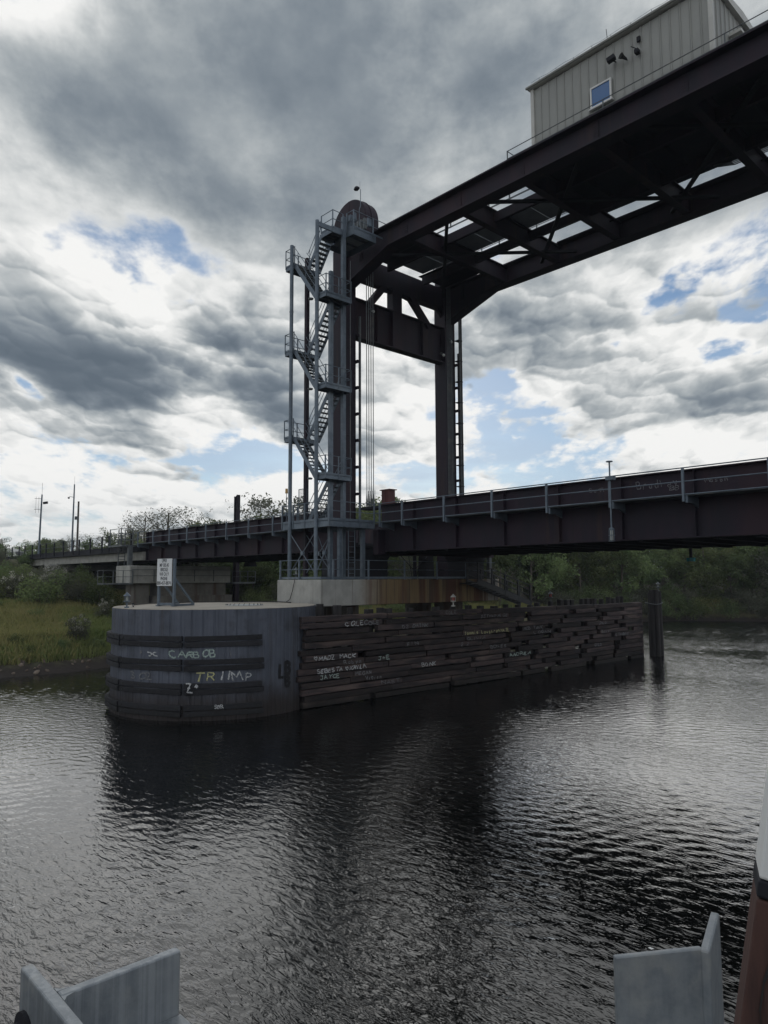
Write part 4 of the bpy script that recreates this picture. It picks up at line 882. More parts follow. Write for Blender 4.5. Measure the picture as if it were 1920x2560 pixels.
# ------------------------------------------------------------------ pile cluster
t = thing('pile_cluster', 'bundle of dark timber piles lashed with wire past the end of the fender', 'pile cluster')
for (dx, dy, h) in ((0,0,5.1),(0.32,0.22,5.0),(-0.05,0.42,4.95),(0.30,-0.18,5.12),(0.02,-0.40,5.08),(-0.32,0.1,4.9)):
    MB().tube((-27.1+dx*1.1,54.0+dy*1.1,-2),(-27.1+dx,54.0+dy,h),0.21,12,0.19).build('pile', M_PILE, t)
MB().path([(-27.1+0.62*math.cos(a),54.0+0.66*math.sin(a),4.05+0.06*math.sin(2*a)) for a in [2*math.pi*i/18 for i in range(19)]],0.035,6).build('wire_lashing', M_GALVD, t)
lantern('navigation_lantern', 'small pale lantern on top of the pile cluster past the fender', (-26.85,54.3,5.0), M_LGLASS, M_GALVD)
# ------------------------------------------------------------------ chalk writing
STROKES = {
 'A':[[(0,0),(.32,1),(.64,0)],[(.13,.4),(.5,.4)]],'B':[[(0,0),(0,1),(.42,.95),(.5,.75),(.4,.55),(0,.5)],[(.4,.55),(.58,.3),(.45,.03),(0,0)]],
 'C':[[(.58,.85),(.35,1),(.1,.85),(0,.5),(.1,.15),(.35,0),(.6,.15)]],'D':[[(0,0),(0,1),(.38,.92),(.6,.5),(.38,.06),(0,0)]],
 'E':[[(.5,1),(0,1),(0,0),(.52,0)],[(0,.52),(.4,.52)]],'F':[[(.5,1),(0,1),(0,0)],[(0,.52),(.4,.52)]],'G':[[(.58,.85),(.32,1),(.06,.75),(0,.4),(.2,.03),(.5,.08),(.58,.42),(.35,.42)]],
 'H':[[(0,0),(0,1)],[(.55,0),(.55,1)],[(0,.5),(.55,.5)]],'I':[[(.1,0),(.1,1)]],'J':[[(.5,1),(.5,.2),(.3,0),(.05,.18)],[(.2,1),(.7,1)]],'K':[[(0,0),(0,1)],[(.55,1),(.03,.45),(.58,0)]],
 'L':[[(0,1),(0,0),(.5,0)]],'M':[[(0,0),(.06,1),(.36,.35),(.66,1),(.74,0)]],'N':[[(0,0),(0,1),(.55,0),(.55,1)]],'O':[[(.3,1),(.06,.8),(0,.45),(.15,.06),(.36,0),(.6,.3),(.58,.72),(.3,1)]],
 'P':[[(0,0),(0,1),(.45,.95),(.56,.72),(.4,.5),(0,.46)]],'R':[[(0,0),(0,1),(.42,.95),(.52,.74),(.38,.54),(0,.5)],[(.25,.52),(.58,0)]],'S':[[(.55,.86),(.3,1),(.05,.8),(.15,.56),(.48,.42),(.55,.18),(.28,0),(0,.14)]],
 'T':[[(.3,0),(.3,1)],[(0,1),(.62,1)]],'U':[[(.05,1),(.05,0)],[(.5,1),(.5,0)]],'V':[[(0,1),(.3,0),(.6,1)]],'Y':[[(0,1),(.3,.5),(.3,0)],[(.6,1),(.3,.5)]],'Z':[[(0,1),(.55,1),(0,0),(.6,0)],[(.15,.5),(.45,.5)]],
 '2':[[(0,.8),(.25,1),(.5,.8),(.4,.5),(0,0),(.55,0)]],'3':[[(0,.9),(.3,1),(.5,.78),(.22,.54),(.52,.28),(.3,0),(0,.1)]],'x':[[(0,.9),(.32,.8),(.4,.5),(.3,.15),(0,.05)],[(.95,.9),(.62,.8),(.52,.5),(.62,.15),(.95,.08)],[(.4,.5),(.52,.5)]],
 'v':[[(.3,0),(0,.6),(.1,.85),(.3,.65),(.5,.85),(.6,.6),(.3,0)]],'o':[[(.25,.6),(.05,.4),(.1,.05),(.35,0),(.5,.3),(.25,.6)]],'b':[[(0,1),(0,0),(.3,0),(.45,.3),(.25,.52),(0,.4)]],
 'y':[[(0,.6),(.2,.2)],[(.45,.6),(.1,-.35)]],'n':[[(0,.6),(0,0)],[(0,.4),(.2,.6),(.38,.45),(.4,0)]],'f':[[(.4,.9),(.2,1),(.15,.7),(.15,0)],[(0,.55),(.35,.55)]],'i':[[(.1,.6),(.1,0)],[(.1,.8),(.1,.88)]],'a':[[(.4,.6),(.1,.55),(.02,.2),(.2,0),(.4,.2)],[(.4,.6),(.42,0)]],
 'r':[[(0,.6),(0,0)],[(0,.4),(.2,.6),(.35,.55)]],'d':[[(.42,1),(.42,0)],[(.42,.45),(.15,.55),(0,.25),(.15,0),(.42,.12)]],'l':[[(.08,1),(.08,0)]],'e':[[(0,.3),(.4,.32),(.3,.58),(.08,.5),(0,.22),(.2,0),(.42,.1)]],'g':[[(.4,.55),(.12,.58),(.05,.3),(.25,.1),(.4,.3)],[(.4,.55),(.36,-.2),(.1,-.3)]],'h':[[(0,1),(0,0)],[(0,.4),(.2,.58),(.38,.4),(.4,0)]],'u':[[(0,.6),(.05,.05),(.3,.05),(.4,.6)]],'t':[[(.18,.95),(.18,.05),(.35,.05)],[(0,.65),(.38,.65)]],'s':[[(.38,.52),(.15,.6),(.1,.4),(.36,.2),(.2,0),(0,.08)]],'m':[[(0,.6),(0,0)],[(0,.45),(.15,.6),(.28,.45),(.28,0)],[(.28,.45),(.44,.6),(.56,.45),(.56,0)]],
 ' ':[], '.':[[(.1,0),(.12,.06)]], '+':[[(.25,.2),(.25,.8)],[(0,.5),(.5,.5)]], '*':[[(.1,.6),(.3,.9),(.42,.7),(.2,.55)]]}
def scrawl(text, place, x0, width, h, lw, mat, parent, seed=0, name='chalk_writing'):
    if ' ' in text:
        n = len(text); i = 0
        for wd_ in text.split(' '):
            scrawl(wd_, place, x0+width*i/n, width*len(wd_)/n, h, lw, mat, parent, seed+i, name); i += len(wd_)+1
        return
    """hand-drawn letters as thin ribbons; place(s, y) maps along/up to the surface"""
    r = random.Random(seed+len(text)); adv = width/max(1, len(text)); mb = MB()
    for i, ch in enumerate(text):
        sx = adv*r.uniform(0.62,0.9)/0.6; sy = h*r.uniform(0.78,1.08); ox = x0+adv*(i+r.uniform(-0.06,0.06)); oy = r.uniform(-0.10,0.08)*h; sl_ = r.uniform(-0.2,0.22); lw0 = lw*(r.uniform(0.7,1.3) if lw < 0.1 else 1.0); sl_ *= (1.0 if lw < 0.1 else 0.2)
        for poly in STROKES.get(ch, []):
            pts = []
            for (a, b), (c, d) in zip(poly[:-1], poly[1:]):
                for k in range(4): pts.append((a+(c-a)*k/4, b+(d-b)*k/4))
            pts.append(poly[-1])
            P2 = [(ox+(px+sl_*py)*sx+r.uniform(-1,1)*min(lw,0.03)*0.28, oy+py*sy+r.uniform(-1,1)*min(lw,0.03)*0.28) for px, py in pts]
            L_v = []; 
            for k, (x, y) in enumerate(P2):
                a = P2[max(0,k-1)]; b = P2[min(len(P2)-1,k+1)]; dx, dy = b[0]-a[0], b[1]-a[1]; n = math.hypot(dx,dy) or 1; q = lw0*r.uniform(0.34,0.64)
                L_v += [place(x-dy/n*q, y+dx/n*q), place(x+dy/n*q, y-dx/n*q)]
            mb.add(L_v, [(2*k,2*k+1,2*k+3,2*k+2) for k in range(len(P2)-1)])
    return mb.build(name, mat, parent, fix=False)
FEND = bpy.data.objects['timber_fender']; DOL = bpy.data.objects['sheet_pile_dolphin']; SPAN = bpy.data.objects['lift_span']
def on_f(z): return lambda s, y: (-27.345, s, z+y)
for i, (tx, v, wv, z, h, m_) in enumerate([
  ('COLE',22.85,1.3,3.74,0.22,M_CHALK),('COLE',24.3,1.2,3.72,0.22,M_CHALKF),('D2 DATNK',26.8,1.95,3.42,0.2,M_CHALKF),('vMADZ MACK',22.3,2.55,2.28,0.22,M_CHALK),('Robyn',23.35,1.2,1.92,0.2,M_CHALKF),
  ('SEBESTA',21.2,1.55,1.60,0.2,M_CHALK),('vKAYLA',22.95,1.35,1.60,0.22,M_CHALK),('JAYCE',21.35,1.25,1.28,0.19,M_CHALKG),('MEGAN',23.3,1.1,1.28,0.18,M_CHALKF),('BONK',28.3,1.15,1.28,0.2,M_CHALK),
  ('COLE',30.2,0.95,4.02,0.19,M_CHALKF),('tommie LoughranNATE',30.0,4.2,2.84,0.19,M_CHALKY),('ROB TANK',37.3,2.5,2.83,0.2,M_CHALKF),('JALG',46.2,1.1,2.82,0.2,M_CHALKF),('Sofia',45.9,1.1,2.22,0.2,M_CHALKF),('ANDREA',36.4,2.2,1.30,0.2,M_CHALKG),
  ('NAST',26.1,1.4,0.68,0.2,M_CHALKF),('GRLD',45.8,1.0,1.30,0.2,M_CHALKF),('Vivien',24.2,1.1,0.98,0.18,M_CHALKF),('SETH+PAIGE',33.6,2.6,3.68,0.18,M_CHALKF),('OLIVIA',31.2,1.6,2.53,0.18,M_CHALKF),('2026',31.4,1.0,2.22,0.18,M_CHALKF),('BONES',34.0,1.6,1.92,0.18,M_CHALKF),('ETHAN',48.5,1.6,1.92,0.18,M_CHALKF),('SUE',49.6,0.9,1.62,0.2,M_CHALKF),('FIN',27.2,0.9,2.52,0.2,M_CHALKF),('LOGAN',38.5,1.9,2.52,0.18,M_CHALKF),('J+E',25.1,0.9,1.92,0.2,M_CHALKG)]):
    best = max(TIMB, key=lambda q: min(v+wv, q[1]-0.1)-max(v, q[0]+0.1)-6*abs(q[2]+0.04-z) if q[3] > -27.5 else -99)
    wv = min(wv, best[1]-best[0]-0.3); v = min(max(v, best[0]+0.12), best[1]-wv-0.12)
    scrawl(tx, (lambda s, y, b=best: (b[3]+0.022, s, b[2]+0.045+y)), v, wv, min(h, 0.21), 0.042, m_, best[4], i)
def on_d(r_):
    return lambda s, y: (DC.x+r_*math.cos(s), DC.y+r_*math.sin(s), y)
def dol(text, a0, a1, z, h, lw, m_, r_=4.945, seed=0, name='chalk_writing'):
    def place(s, y): th = s/r_; return (DC.x+r_*math.cos(th), DC.y+r_*math.sin(th), z+y)
    scrawl(text, place, a0*r_, (a1-a0)*r_, h, lw, m_, DOL, seed, name)
dol('CARBOB',-0.925,-0.50,2.69,0.30,0.055,M_CHALKG); dol('x',-1.14,-1.05,2.74,0.24,0.055,M_CHALK,seed=3); dol('*',-1.25,-1.20,2.62,0.36,0.07,M_CHALKF,seed=2)
dol('T',-0.70,-0.62,1.70,0.34,0.06,M_CHALKY,seed=1); dol('R',-0.595,-0.50,1.70,0.36,0.06,M_CHALKY,seed=2); dol('U',-0.485,-0.385,1.68,0.38,0.05,M_CHALK,seed=4); dol('M',-0.375,-0.29,1.68,0.38,0.05,M_CHALK,seed=5); dol('P',-0.26,-0.19,1.66,0.38,0.05,M_CHALK,seed=6)
dol('3O2',-1.35,-1.08,1.74,0.30,0.05,M_CHALKF,seed=9); dol('Z*',-0.75,-0.63,1.22,0.42,0.06,M_CHALK,DR+0.28,7); dol('SBR',-0.53,-0.45,0.55,0.16,0.035,M_CHALK,DR+0.28,8); dol('I',-0.40,-0.36,2.72,0.3,0.03,M_CHALKF,seed=3)
dol('L',0.085,0.15,1.66,0.55,0.15,M_BPAINT,seed=1,name='painted_initials'); dol('B',0.155,0.245,1.72,0.58,0.15,M_BPAINT,seed=2,name='painted_initials'); dol('B',0.155,0.235,1.22,0.55,0.15,M_BPAINT,seed=3,name='painted_initials')
def on_g(z): return lambda s, y: (s, 28.833, z+y)
scrawl('Bradley', on_g(9.78), -15.0, 1.85, 0.36, 0.03, M_CHALKF, SPAN, 2); scrawl('BB', on_g(9.62), -13.6, 0.5, 0.17, 0.025, M_CHALKF, SPAN, 3); scrawl('Mason', on_g(9.80), -12.1, 0.95, 0.2, 0.022, M_CHALKF, SPAN, 4); scrawl('Sevi', on_g(9.86), -17.3, 0.9, 0.2, 0.022, M_CHALKF, SPAN, 5)
# ------------------------------------------------------------------ foreground: bracket stubs and timber post by the viewer
t = thing('steel_tee_stub', 'galvanised steel tee stub with a dark bolt in its flange at the rail', 'steel bracket', (-1.235,0.43,5.35))
f = MB().box(-0.125,-0.009,-1.0,0.30,0.011,0).build('flange', M_GALVF, t); bevel(f, 0.003, 2)
wb = MB().box(-0.008,0.011,-1.0,0.011,0.215,0).build('web', M_GALVF, t); bevel(wb, 0.003, 2)
MB().prism([(-0.008,0.011),(-0.022,0.011),(-0.012,0.018),(-0.008,0.032)], 'z', -1.0, -0.0008).build('fillet', M_GALVF, t); MB().prism([(0.011,0.011),(0.026,0.011),(0.016,0.018),(0.011,0.034)], 'z', -1.0, -0.0008).build('fillet', M_GALVF, t)
MB().box(0.012,-0.20,-0.13,0.25,0.216,-0.106).build('base_plate', M_GALVF, t)
bt = MB().tube((-0.085,-0.009,-0.095),(-0.085,-0.016,-0.095),0.040,20).build('washer', M_DARK, t)
MB().tube((-0.085,-0.016,-0.095),(-0.085,-0.040,-0.095),0.026,6).build('bolt_head', M_DARK, bt); MB().tube((-0.085,-0.038,-0.095),(-0.085,-0.058,-0.095),0.013,10).build('bolt_end', M_DARK, bt)
t = thing('steel_angle_stub', 'bare galvanised steel angle stub with bent wing beside the brown timber post', 'steel bracket')
A_, B_, C_ = Vector((-0.695,1.185,5.35)), Vector((-0.605,1.325,5.35)), Vector((-0.648,1.475,5.35))
def plate(a, b, th, z0):
    d = (b-a).normalized(); n = Vector((d.y,-d.x,0))*th
    q = [a, b, b-n, a-n]; return MB().add([(p.x,p.y,z0) for p in q]+[(p.x,p.y,a.z) for p in q], [(3,2,1,0),(4,5,6,7),(0,1,5,4),(1,2,6,5),(2,3,7,6),(3,0,4,7)])
o = plate(A_, B_, -0.011, 4.3).build('web', M_GALVF, t); bevel(o, 0.003, 2)
o = plate(B_+Vector((0.006,-0.012,-0.001)), C_+Vector((0,0,-0.001)), -0.016, 4.3).build('wing', M_GALVF, t); bevel(o, 0.004, 2)
MB().prism([(-0.74,1.0),(-0.46,1.0),(-0.46,1.25),(-0.612,1.316),(-0.70,1.179)], 'z', 5.135, 5.15).build('base_plate', M_GALVF, t)
MB().add([(-0.655,1.246,5.3512),(-0.652,1.252,5.3512),(-0.6605,1.2525,5.3512),(-0.662,1.248,5.3512)],[(0,1,2,3)]).build('white_splash', M_WHITE, t, fix=False)
t = thing('timber_post', 'leaning red brown timber post with white painted upper part at the edge of the deck', 'post')
pa, pb = Vector((-0.970,2.377,4.64)), Vector((-0.889,2.517,5.36)); dd = (pb-pa).normalized(); side = Vector((0.925,0.38,0)); side = (side-dd*side.dot(dd)).normalized(); dep = dd.cross(side)
if dep.dot(Vector((0,0,6))-pa) > 0: dep = -dep
def post_seg(s0, s1, name, mat, g=0.0):
    q = [pa+dd*s0+side*(x)+dep*y for x, y in ((-g,-g),(0.30+g,-g),(0.30+g,0.30+g),(-g,0.30+g))]; q2 = [p+dd*(s1-s0) for p in q]
    o = MB().add(q+q2, [(0,1,2,3),(7,6,5,4),(0,4,5,1),(1,5,6,2),(2,6,7,3),(3,7,4,0)]).build(name, mat, t); bevel(o, 0.008, 2); return o
post_seg(-1.6, 0.372, 'lower_post', M_OLDPOST); post_seg(0.376, 0.43, 'band', M_DARK, 0.002); post_seg(0.432, 1.4, 'upper_post', M_WHITE, 0.001)
fc = dep if dep.dot(Vector((0,0,6))-pa) > 0 else -dep
ck = MB()
for k in range(9):
    s = -0.45+0.085*k; x = 0.055+0.012*math.sin(k*1.7); y = 0.303 if fc == dep else -0.003
    a = pa+dd*s+side*x+dep*y; b = pa+dd*(s+0.09)+side*(0.055+0.012*math.sin((k+1)*1.7))+dep*y; ck.beam(a, b, 0.006+0.004*math.sin(k), 0.004, up=dep)
ck.build('crack', M_BLACK, t)
# ------------------------------------------------------------------ trestle, its pier and bent
t = thing('concrete_trestle', 'pale concrete trestle approach with dark post and cable railing beyond the girder span', 'trestle')
for i in range(10):
    u1 = -62.9-4.4*i; B(u1-4.36,28.5,7.85,u1,29.3,8.62).build('box_beam', M_CONC, t); B(u1-4.36,37.9,7.85,u1,38.7,8.62).build('box_beam', M_CONC, t)
B(-108,29.3,8.0,-62.9,37.9,8.6).build('slab', M_CONCD, t); B(-108,28.0,8.63,-62.9,39.2,8.80).build('deck_edge', M_DARK, t); B(-108,28.2,8.80,-62.9,39.0,9.2).build('ballast', M_DARK, t)
for h in (0.5, 1.05): MB().tube((-106,27.95,9.2+h),(-63,27.95,9.2+h),0.022,5).build('handrail', M_GALVD, t); MB().tube((-106,39.2,9.2+h),(-63,39.2,9.2+h),0.022,5).build('handrail', M_GALVD, t)
pm = B(-0.07,-0.06,-0.5,0.07,0.06,1.12).mesh('rail_post', M_DARK)
for u in (-103.2,-100.2,-97.32,-95.08,-92.24,-89.32,-87.3,-84.64,-81.72,-78.81,-77.05,-73.99,-70.99,-69.27,-66.43,-64.2): link('rail_post', pm, t, (u,27.98,9.2)); link('rail_post', pm, t, (u-0.6,39.15,9.2))
for u in (-85.6, -97.5): B(u-0.8,27.6,7.1,u+0.8,39.6,7.84).build('bent_cap', M_CONC, t); [B(u-0.3,v-0.3,2,u+0.3,v+0.3,7.1).build('bent_pile', M_CONCD, t) for v in (29.0,33.6,38.2)]
t = thing('approach_pier', 'stained concrete pier with railed work platforms under the end of the approach span', 'bridge pier')
o = B(-64.6,26.8,5.74,-61.6,36.9,7.32).build('pier_cap', M_CONC, t); bevel(o, 0.05, 1)
B(-64.2,29.9,2.0,-62.0,36.6,5.74).build('pier_wall', M_CONCD, t); B(-64.6,29.4,1.0,-61.6,37.1,4.6).build('pier_base', M_CONCD, t)
B(-64.2,27.6,2.0,-62.4,29.0,5.74).build('pier_wall', M_CONCD, t)
for (a, b) in (((-61.5,24.4,5.8),(-61.5,27.0,5.8)),((-61.5,37.0,5.8),(-61.5,39.6,5.8))):
    B(a[0]-1.2,a[1],5.66,a[0]+0.1,b[1],5.79).build('work_platform', M_GALVD, t); rail_line(t, [(a[0]+0.08,a[1],5.8),(a[0]+0.08,b[1],5.8)], post_gap=0.85, mat=M_GALVD); rail_line(t, [(a[0]+0.08,a[1],5.8),(a[0]-1.1,a[1],5.8)], mat=M_GALVD)
rail_line(t, [(-61.5,27.0,5.9),(-61.5,37.0,5.9)], mat=M_GALVD, post_gap=2.0)
t = thing('access_tower', 'narrow galvanised ladder cage climbing from the approach pier to the track', 'ladder')
for (u, v) in ((-64.4,26.9),(-64.4,27.5)): MB().tube((u,v,5.8),(u,v,10.6),0.05,6).build('stile', M_GALVD, t)
for k in range(15): MB().tube((-64.4,26.9,6.1+0.3*k),(-64.4,27.5,6.1+0.3*k),0.025,5).build('rung', M_GALVD, t)
for (u, v) in ((-65.6,26.6),(-63.2,26.6),(-63.2,27.7)): MB().tube((u,v,9.2),(u,v,10.7),0.05,6).build('rail_post', M_GALVD, t)
for z in (9.7,10.2,10.65): MB().path([(-65.6,26.6,z),(-63.2,26.6,z),(-63.2,27.7,z)],0.03,5).build('handrail', M_GALVD, t)
B(-66.0,26.6,9.05,-63.0,27.9,9.2).build('deck', M_GALVD, t); B(-63.2,27.2,7.3,-62.9,27.6,9.1).build('post', M_GALVD, t)
# ------------------------------------------------------------------ poles and truck beside the track
def pole(name, label, cat, u, v, z0, z1, r0, r1, mat, lean=0.0):
    t = thing(name, label, cat, (u,v,z0)); MB().tube((0,0,0),(lean,0,z1-z0),r0,12,r1).build('pole', mat, t); return t
H = 11.2
t = pole('antenna_mast', 'pale steel mast with yagi antenna and floodlight beside the track', 'mast', -119.6,37.2,8.6,19.55,0.17,0.11,M_GALV, 0.62)
MB().tube((0.62,0,H-0.4),(0.65,0,H+1.6),0.02,4).build('whip_antenna', M_DARK, t)
yg = MB().tube((0.55,0,H-2.6),(0.0,-0.9,H-2.6),0.03,5).build('antenna_arm', M_DARK, t); MB().tube((0.62,0,H-0.9),(0.0,-0.9,H-0.9),0.03,5).build('antenna_arm', M_DARK, t)
for k in range(3): MB().tube((0.55-0.22*k,0-0.35*k,H-3.2),(0.55-0.22*k,-0.35*k,H-0.6),0.018,4).build('antenna_element', M_DARK, yg)
MB().beam((0.7,0.2,H-1.6),(1.1,0.75,H-1.5),0.3,0.35).build('floodlight', M_DARK, t)
t = pole('camera_pole', 'tall pale tapered pole with a dome camera on a short arm beside the track', 'pole', -111.5,39.4,8.6,20.6,0.16,0.09,M_GALV, 0.2)
MB().tube((0.15,0,10.0),(-0.25,-0.55,10.15),0.04,6).build('arm', M_GALV, t); MB().lathe([(0.02,0.16),(0.14,0.12),(0.16,0.0),(0.1,-0.1),(0.02,-0.13)], (-0.3,-0.6,9.9), 10).build('dome_camera', M_DARK, t); MB().tube((0.2,0,12.0),(0.2,0,13.2),0.015,4).build('whip_antenna', M_DARK, t)
t = pole('utility_pole', 'short dark wooden pole with a small box close to the camera pole', 'pole', -111.0,40.0,8.6,18.0,0.17,0.13,M_POLEW); B(-0.2,-0.45,6.6,0.25,-0.12,7.1).build('equipment_box', M_GALVD, t)
t = thing('steel_pile', 'rusty steel H pile standing up behind the approach girder', 'pile', (-66.5,40.5,2.0))
B(-0.25,-0.02,0,0.25,0.02,13.0).build('web', M_STEEL, t); B(-0.27,-0.22,0,-0.23,0.22,12.9).build('flange', M_STEEL, t); B(0.23,-0.22,0,0.27,0.22,13.05).build('flange', M_STEEL, t)
t = thing('service_truck', 'white service truck parked on the embankment past the trestle', 'truck', (-136.5,38.5,8.9), rot=(0,0,math.radians(10)))
TB = MB().prism([(-3.6,0.5),(3.4,0.5),(3.4,1.35),(2.6,1.45),(1.9,2.2),(0.3,2.25),(0.2,1.6),(-3.6,1.6)], 'y', -1.0, 1.0).build('body', M_WHITE, t)
B(-3.6,-1.02,1.6,-0.1,1.02,2.7).build('utility_box', M_WHITE, t); MB().prism([(1.95,2.12),(2.55,1.5),(2.6,1.52),(2.02,2.16)], 'y', -0.85, 0.85).build('windscreen', M_GLASSD, TB); B(0.5,-1.03,1.55,1.7,-1.0,2.1).build('side_window', M_GLASSD, TB)
for u in (-2.4, 2.2):
    for v in (-0.95, 0.95): w_ = MB().tube((u,v-0.14,0.42),(u,v+0.14,0.42),0.42,16).build('wheel', M_BLACK, t); MB().tube((u,v-0.15,0.42),(u,v+0.15,0.42),0.2,12).build('rim', M_GALV, w_)
B(-3.62,-1.05,1.2,-3.55,-0.75,1.5).build('tail_light', M_RED, t); B(3.36,-0.9,0.9,3.43,-0.5,1.15).build('headlight', M_LGLASS, t)
t = thing('track_sign', 'pale blank sign on a post at the edge of the embankment', 'sign', (-137.5,34.2,8.8)); MB().tube((0,0,0),(0,0,3.4),0.06,6).build('post', M_GALVD, t); B(-0.5,-0.5,2.2,0.5,-0.44,3.6).build('board', M_GALV, t)
# ------------------------------------------------------------------ vegetation
def leaf_cloud(r, clumps, per, size, shape=1.0, flat=0.0):
    """leaf faces in clumps; clumps = [(centre, radius)]"""
    vs = []; fs = []
    for c, cr_ in clumps:
        for k in range(per):
            while True:
                p = Vector((r.uniform(-1,1), r.uniform(-1,1), r.uniform(-1,1)))
                if p.length < 1: break
            p = c+p*cr_; d = Vector((r.gauss(0,1), r.gauss(0,1), r.gauss(0,1)*(1-flat))).normalized()
            e = d.cross(Vector((r.gauss(0,1), r.gauss(0,1), r.gauss(0,1)))).normalized(); s = size*r.uniform(0.6,1.35)
            o = len(vs); vs += [tuple(p-d*s), tuple(p+e*s*0.42), tuple(p+d*s), tuple(p-e*s*0.42)]; fs.append((o,o+1,o+2,o+3))
    m_ = MB(); m_.v = vs; m_.f = fs; return m_
def limbs(r, base, top, rad, n, spread, mb, tips, depth=2, zlo=0.35):
    mb.tube(base, top, rad, 8, rad*0.35)
    for i in range(n):
        f = r.uniform(zlo, 0.95); p = base.lerp(top, f); a = r.uniform(0, 2*math.pi); L2 = spread*r.uniform(0.6,1.1)*(1.15-f*0.5)
        q = p+Vector((math.cos(a)*L2, math.sin(a)*L2, L2*r.uniform(0.35,0.95))); rr = rad*0.42*(1.1-f*0.6)
        mid = p.lerp(q, 0.5)+Vector((0,0,-0.06*L2)); mb.tube(p, mid, rr, 6, rr*0.7); mb.tube(mid, q, rr*0.7, 5, rr*0.25); tips.append(q); tips.append(mid)
        if depth > 1:
            for k in range(3):
                a2 = a+r.uniform(-1.1,1.1); L3 = L2*r.uniform(0.35,0.6); s = mid.lerp(q, r.uniform(0.1,0.9)); e = s+Vector((math.cos(a2)*L3, math.sin(a2)*L3, L3*r.uniform(0.3,1.0)))
                mb.tube(s, e, rr*0.35, 4, rr*0.12); tips.append(e)
                if depth > 2:
                    for j in range(3):
                        a3 = a2+r.uniform(-1.2,1.2); L4 = L3*r.uniform(0.35,0.6); s3 = s.lerp(e, r.uniform(0.3,1)); e3 = s3+Vector((math.cos(a3)*L4, math.sin(a3)*L4, L4*r.uniform(0.3,1.1))); mb.tube(s3, e3, rr*0.16, 3, rr*0.06)
def make_tree(seed, h, wid, leafm, barkm, size=0.20, per=42, dens=1.0, low=0.18, depth=2):
    """trunk mesh and crown mesh standing on the origin"""
    r = random.Random(seed); mb = MB(); tips = []
    top = Vector((r.uniform(-0.06,0.06)*h, r.uniform(-0.06,0.06)*h, h*0.86)); limbs(r, Vector((0,0,-0.4)), top, 0.022*h, int(13*dens)+4, wid*0.55, mb, tips, depth, low)
    tips.append(top)
    trunk = mb.mesh('trunk', barkm, fix=False)
    cl = [(p, r.uniform(0.09,0.17)*wid) for p in tips if p.z > h*low]
    for k in range(int(20*dens)):
        a = r.uniform(0,2*math.pi); z = r.uniform(low*1.1,1.0); R_ = wid*0.5*math.sqrt(max(0.05,1-(2*(z-0.5))**2*0.8))*r.uniform(0.55,1.02); cl.append((Vector((math.cos(a)*R_, math.sin(a)*R_, z*h)), r.uniform(0.08,0.16)*wid))
    crown = leaf_cloud(r, cl, per, size).mesh('crown', leafm, fix=False)
    return trunk, crown
def make_shrub(seed, h, wid, leafm, size=0.12, per=60, bloom=False):
    r = random.Random(seed); mb = MB(); cl = []
    for k in range(9):
        a = r.uniform(0,2*math.pi); L2 = wid*0.42*r.uniform(0.3,1); e = Vector((math.cos(a)*L2, math.sin(a)*L2, h*r.uniform(0.55,0.92))); mb.tube((0,0,-0.3), e, 0.035, 5, 0.012); cl.append((e, 0.2*wid)); cl.append((e*0.6, 0.2*wid))
    for k in range(9):
        a = r.uniform(0,2*math.pi); L2 = wid*0.5*r.uniform(0.4,1); cl.append((Vector((math.cos(a)*L2, math.sin(a)*L2, h*r.uniform(0.12,0.55))), 0.2*wid))
    bl = None
    if bloom:
        b = [(c+Vector((0,0,0.10*wid))+Vector((r.uniform(-.1,.1),r.uniform(-.1,.1),0))*wid, 0.085*wid) for c, q in cl[:18] if c.z > 0.4*h]; bl = leaf_cloud(r, b, 42, 0.055).mesh('bloom', M_BLOOM, fix=False)
    return mb.mesh('stems', M_BARK, fix=False), leaf_cloud(r, cl, per, size).mesh('foliage', leafm, fix=False), bl
trees_v = {
 'broad': [make_tree(100+i, 11.5, 7.8, M_LEAF, M_BARK, size=0.24, per=58) for i in range(3)],
 'dark': [make_tree(120+i, 10.5, 7.4, M_LEAFD, M_BARK, size=0.24, per=58) for i in range(3)],
 'grey': [make_tree(140+i, 12.0, 6.5, M_LEAFG, M_BARKP, per=26) for i in range(3)],
 'thin': [make_tree(160+i, 10.0, 6.5, M_LEAFG, M_BARK, size=0.15, per=12, dens=1.1, depth=3) for i in range(3)],
}
bare_v = []
for i in range(2):
    r = random.Random(180+i); mb = MB(); tp = []; limbs(r, Vector((0,0,-0.4)), Vector((0.3,0.2,9.5)), 0.16, 15, 3.4, mb, tp, 3, 0.35); bare_v.append(mb.mesh('trunk', M_BARKP, fix=False))
shrub_v = [make_shrub(200+i, 3.2, 3.6, (M_LEAFD, M_LEAF, M_LEAFG)[i], 0.11, 90) for i in range(3)]
low_v = [make_shrub(220+i, 1.7, 2.6, (M_LEAF, M_LEAFD)[i], 0.09, 70) for i in range(2)]
bloom_v = [make_shrub(240+i, 2.4, 2.4, M_LEAFG, 0.08, 70, True) for i in range(2)]
WORDS = {'broad': 'leafy green tree', 'dark': 'dense dark green tree', 'grey': 'greyish loose tree with pale trunk', 'thin': 'sparse thin-leaved tree'}
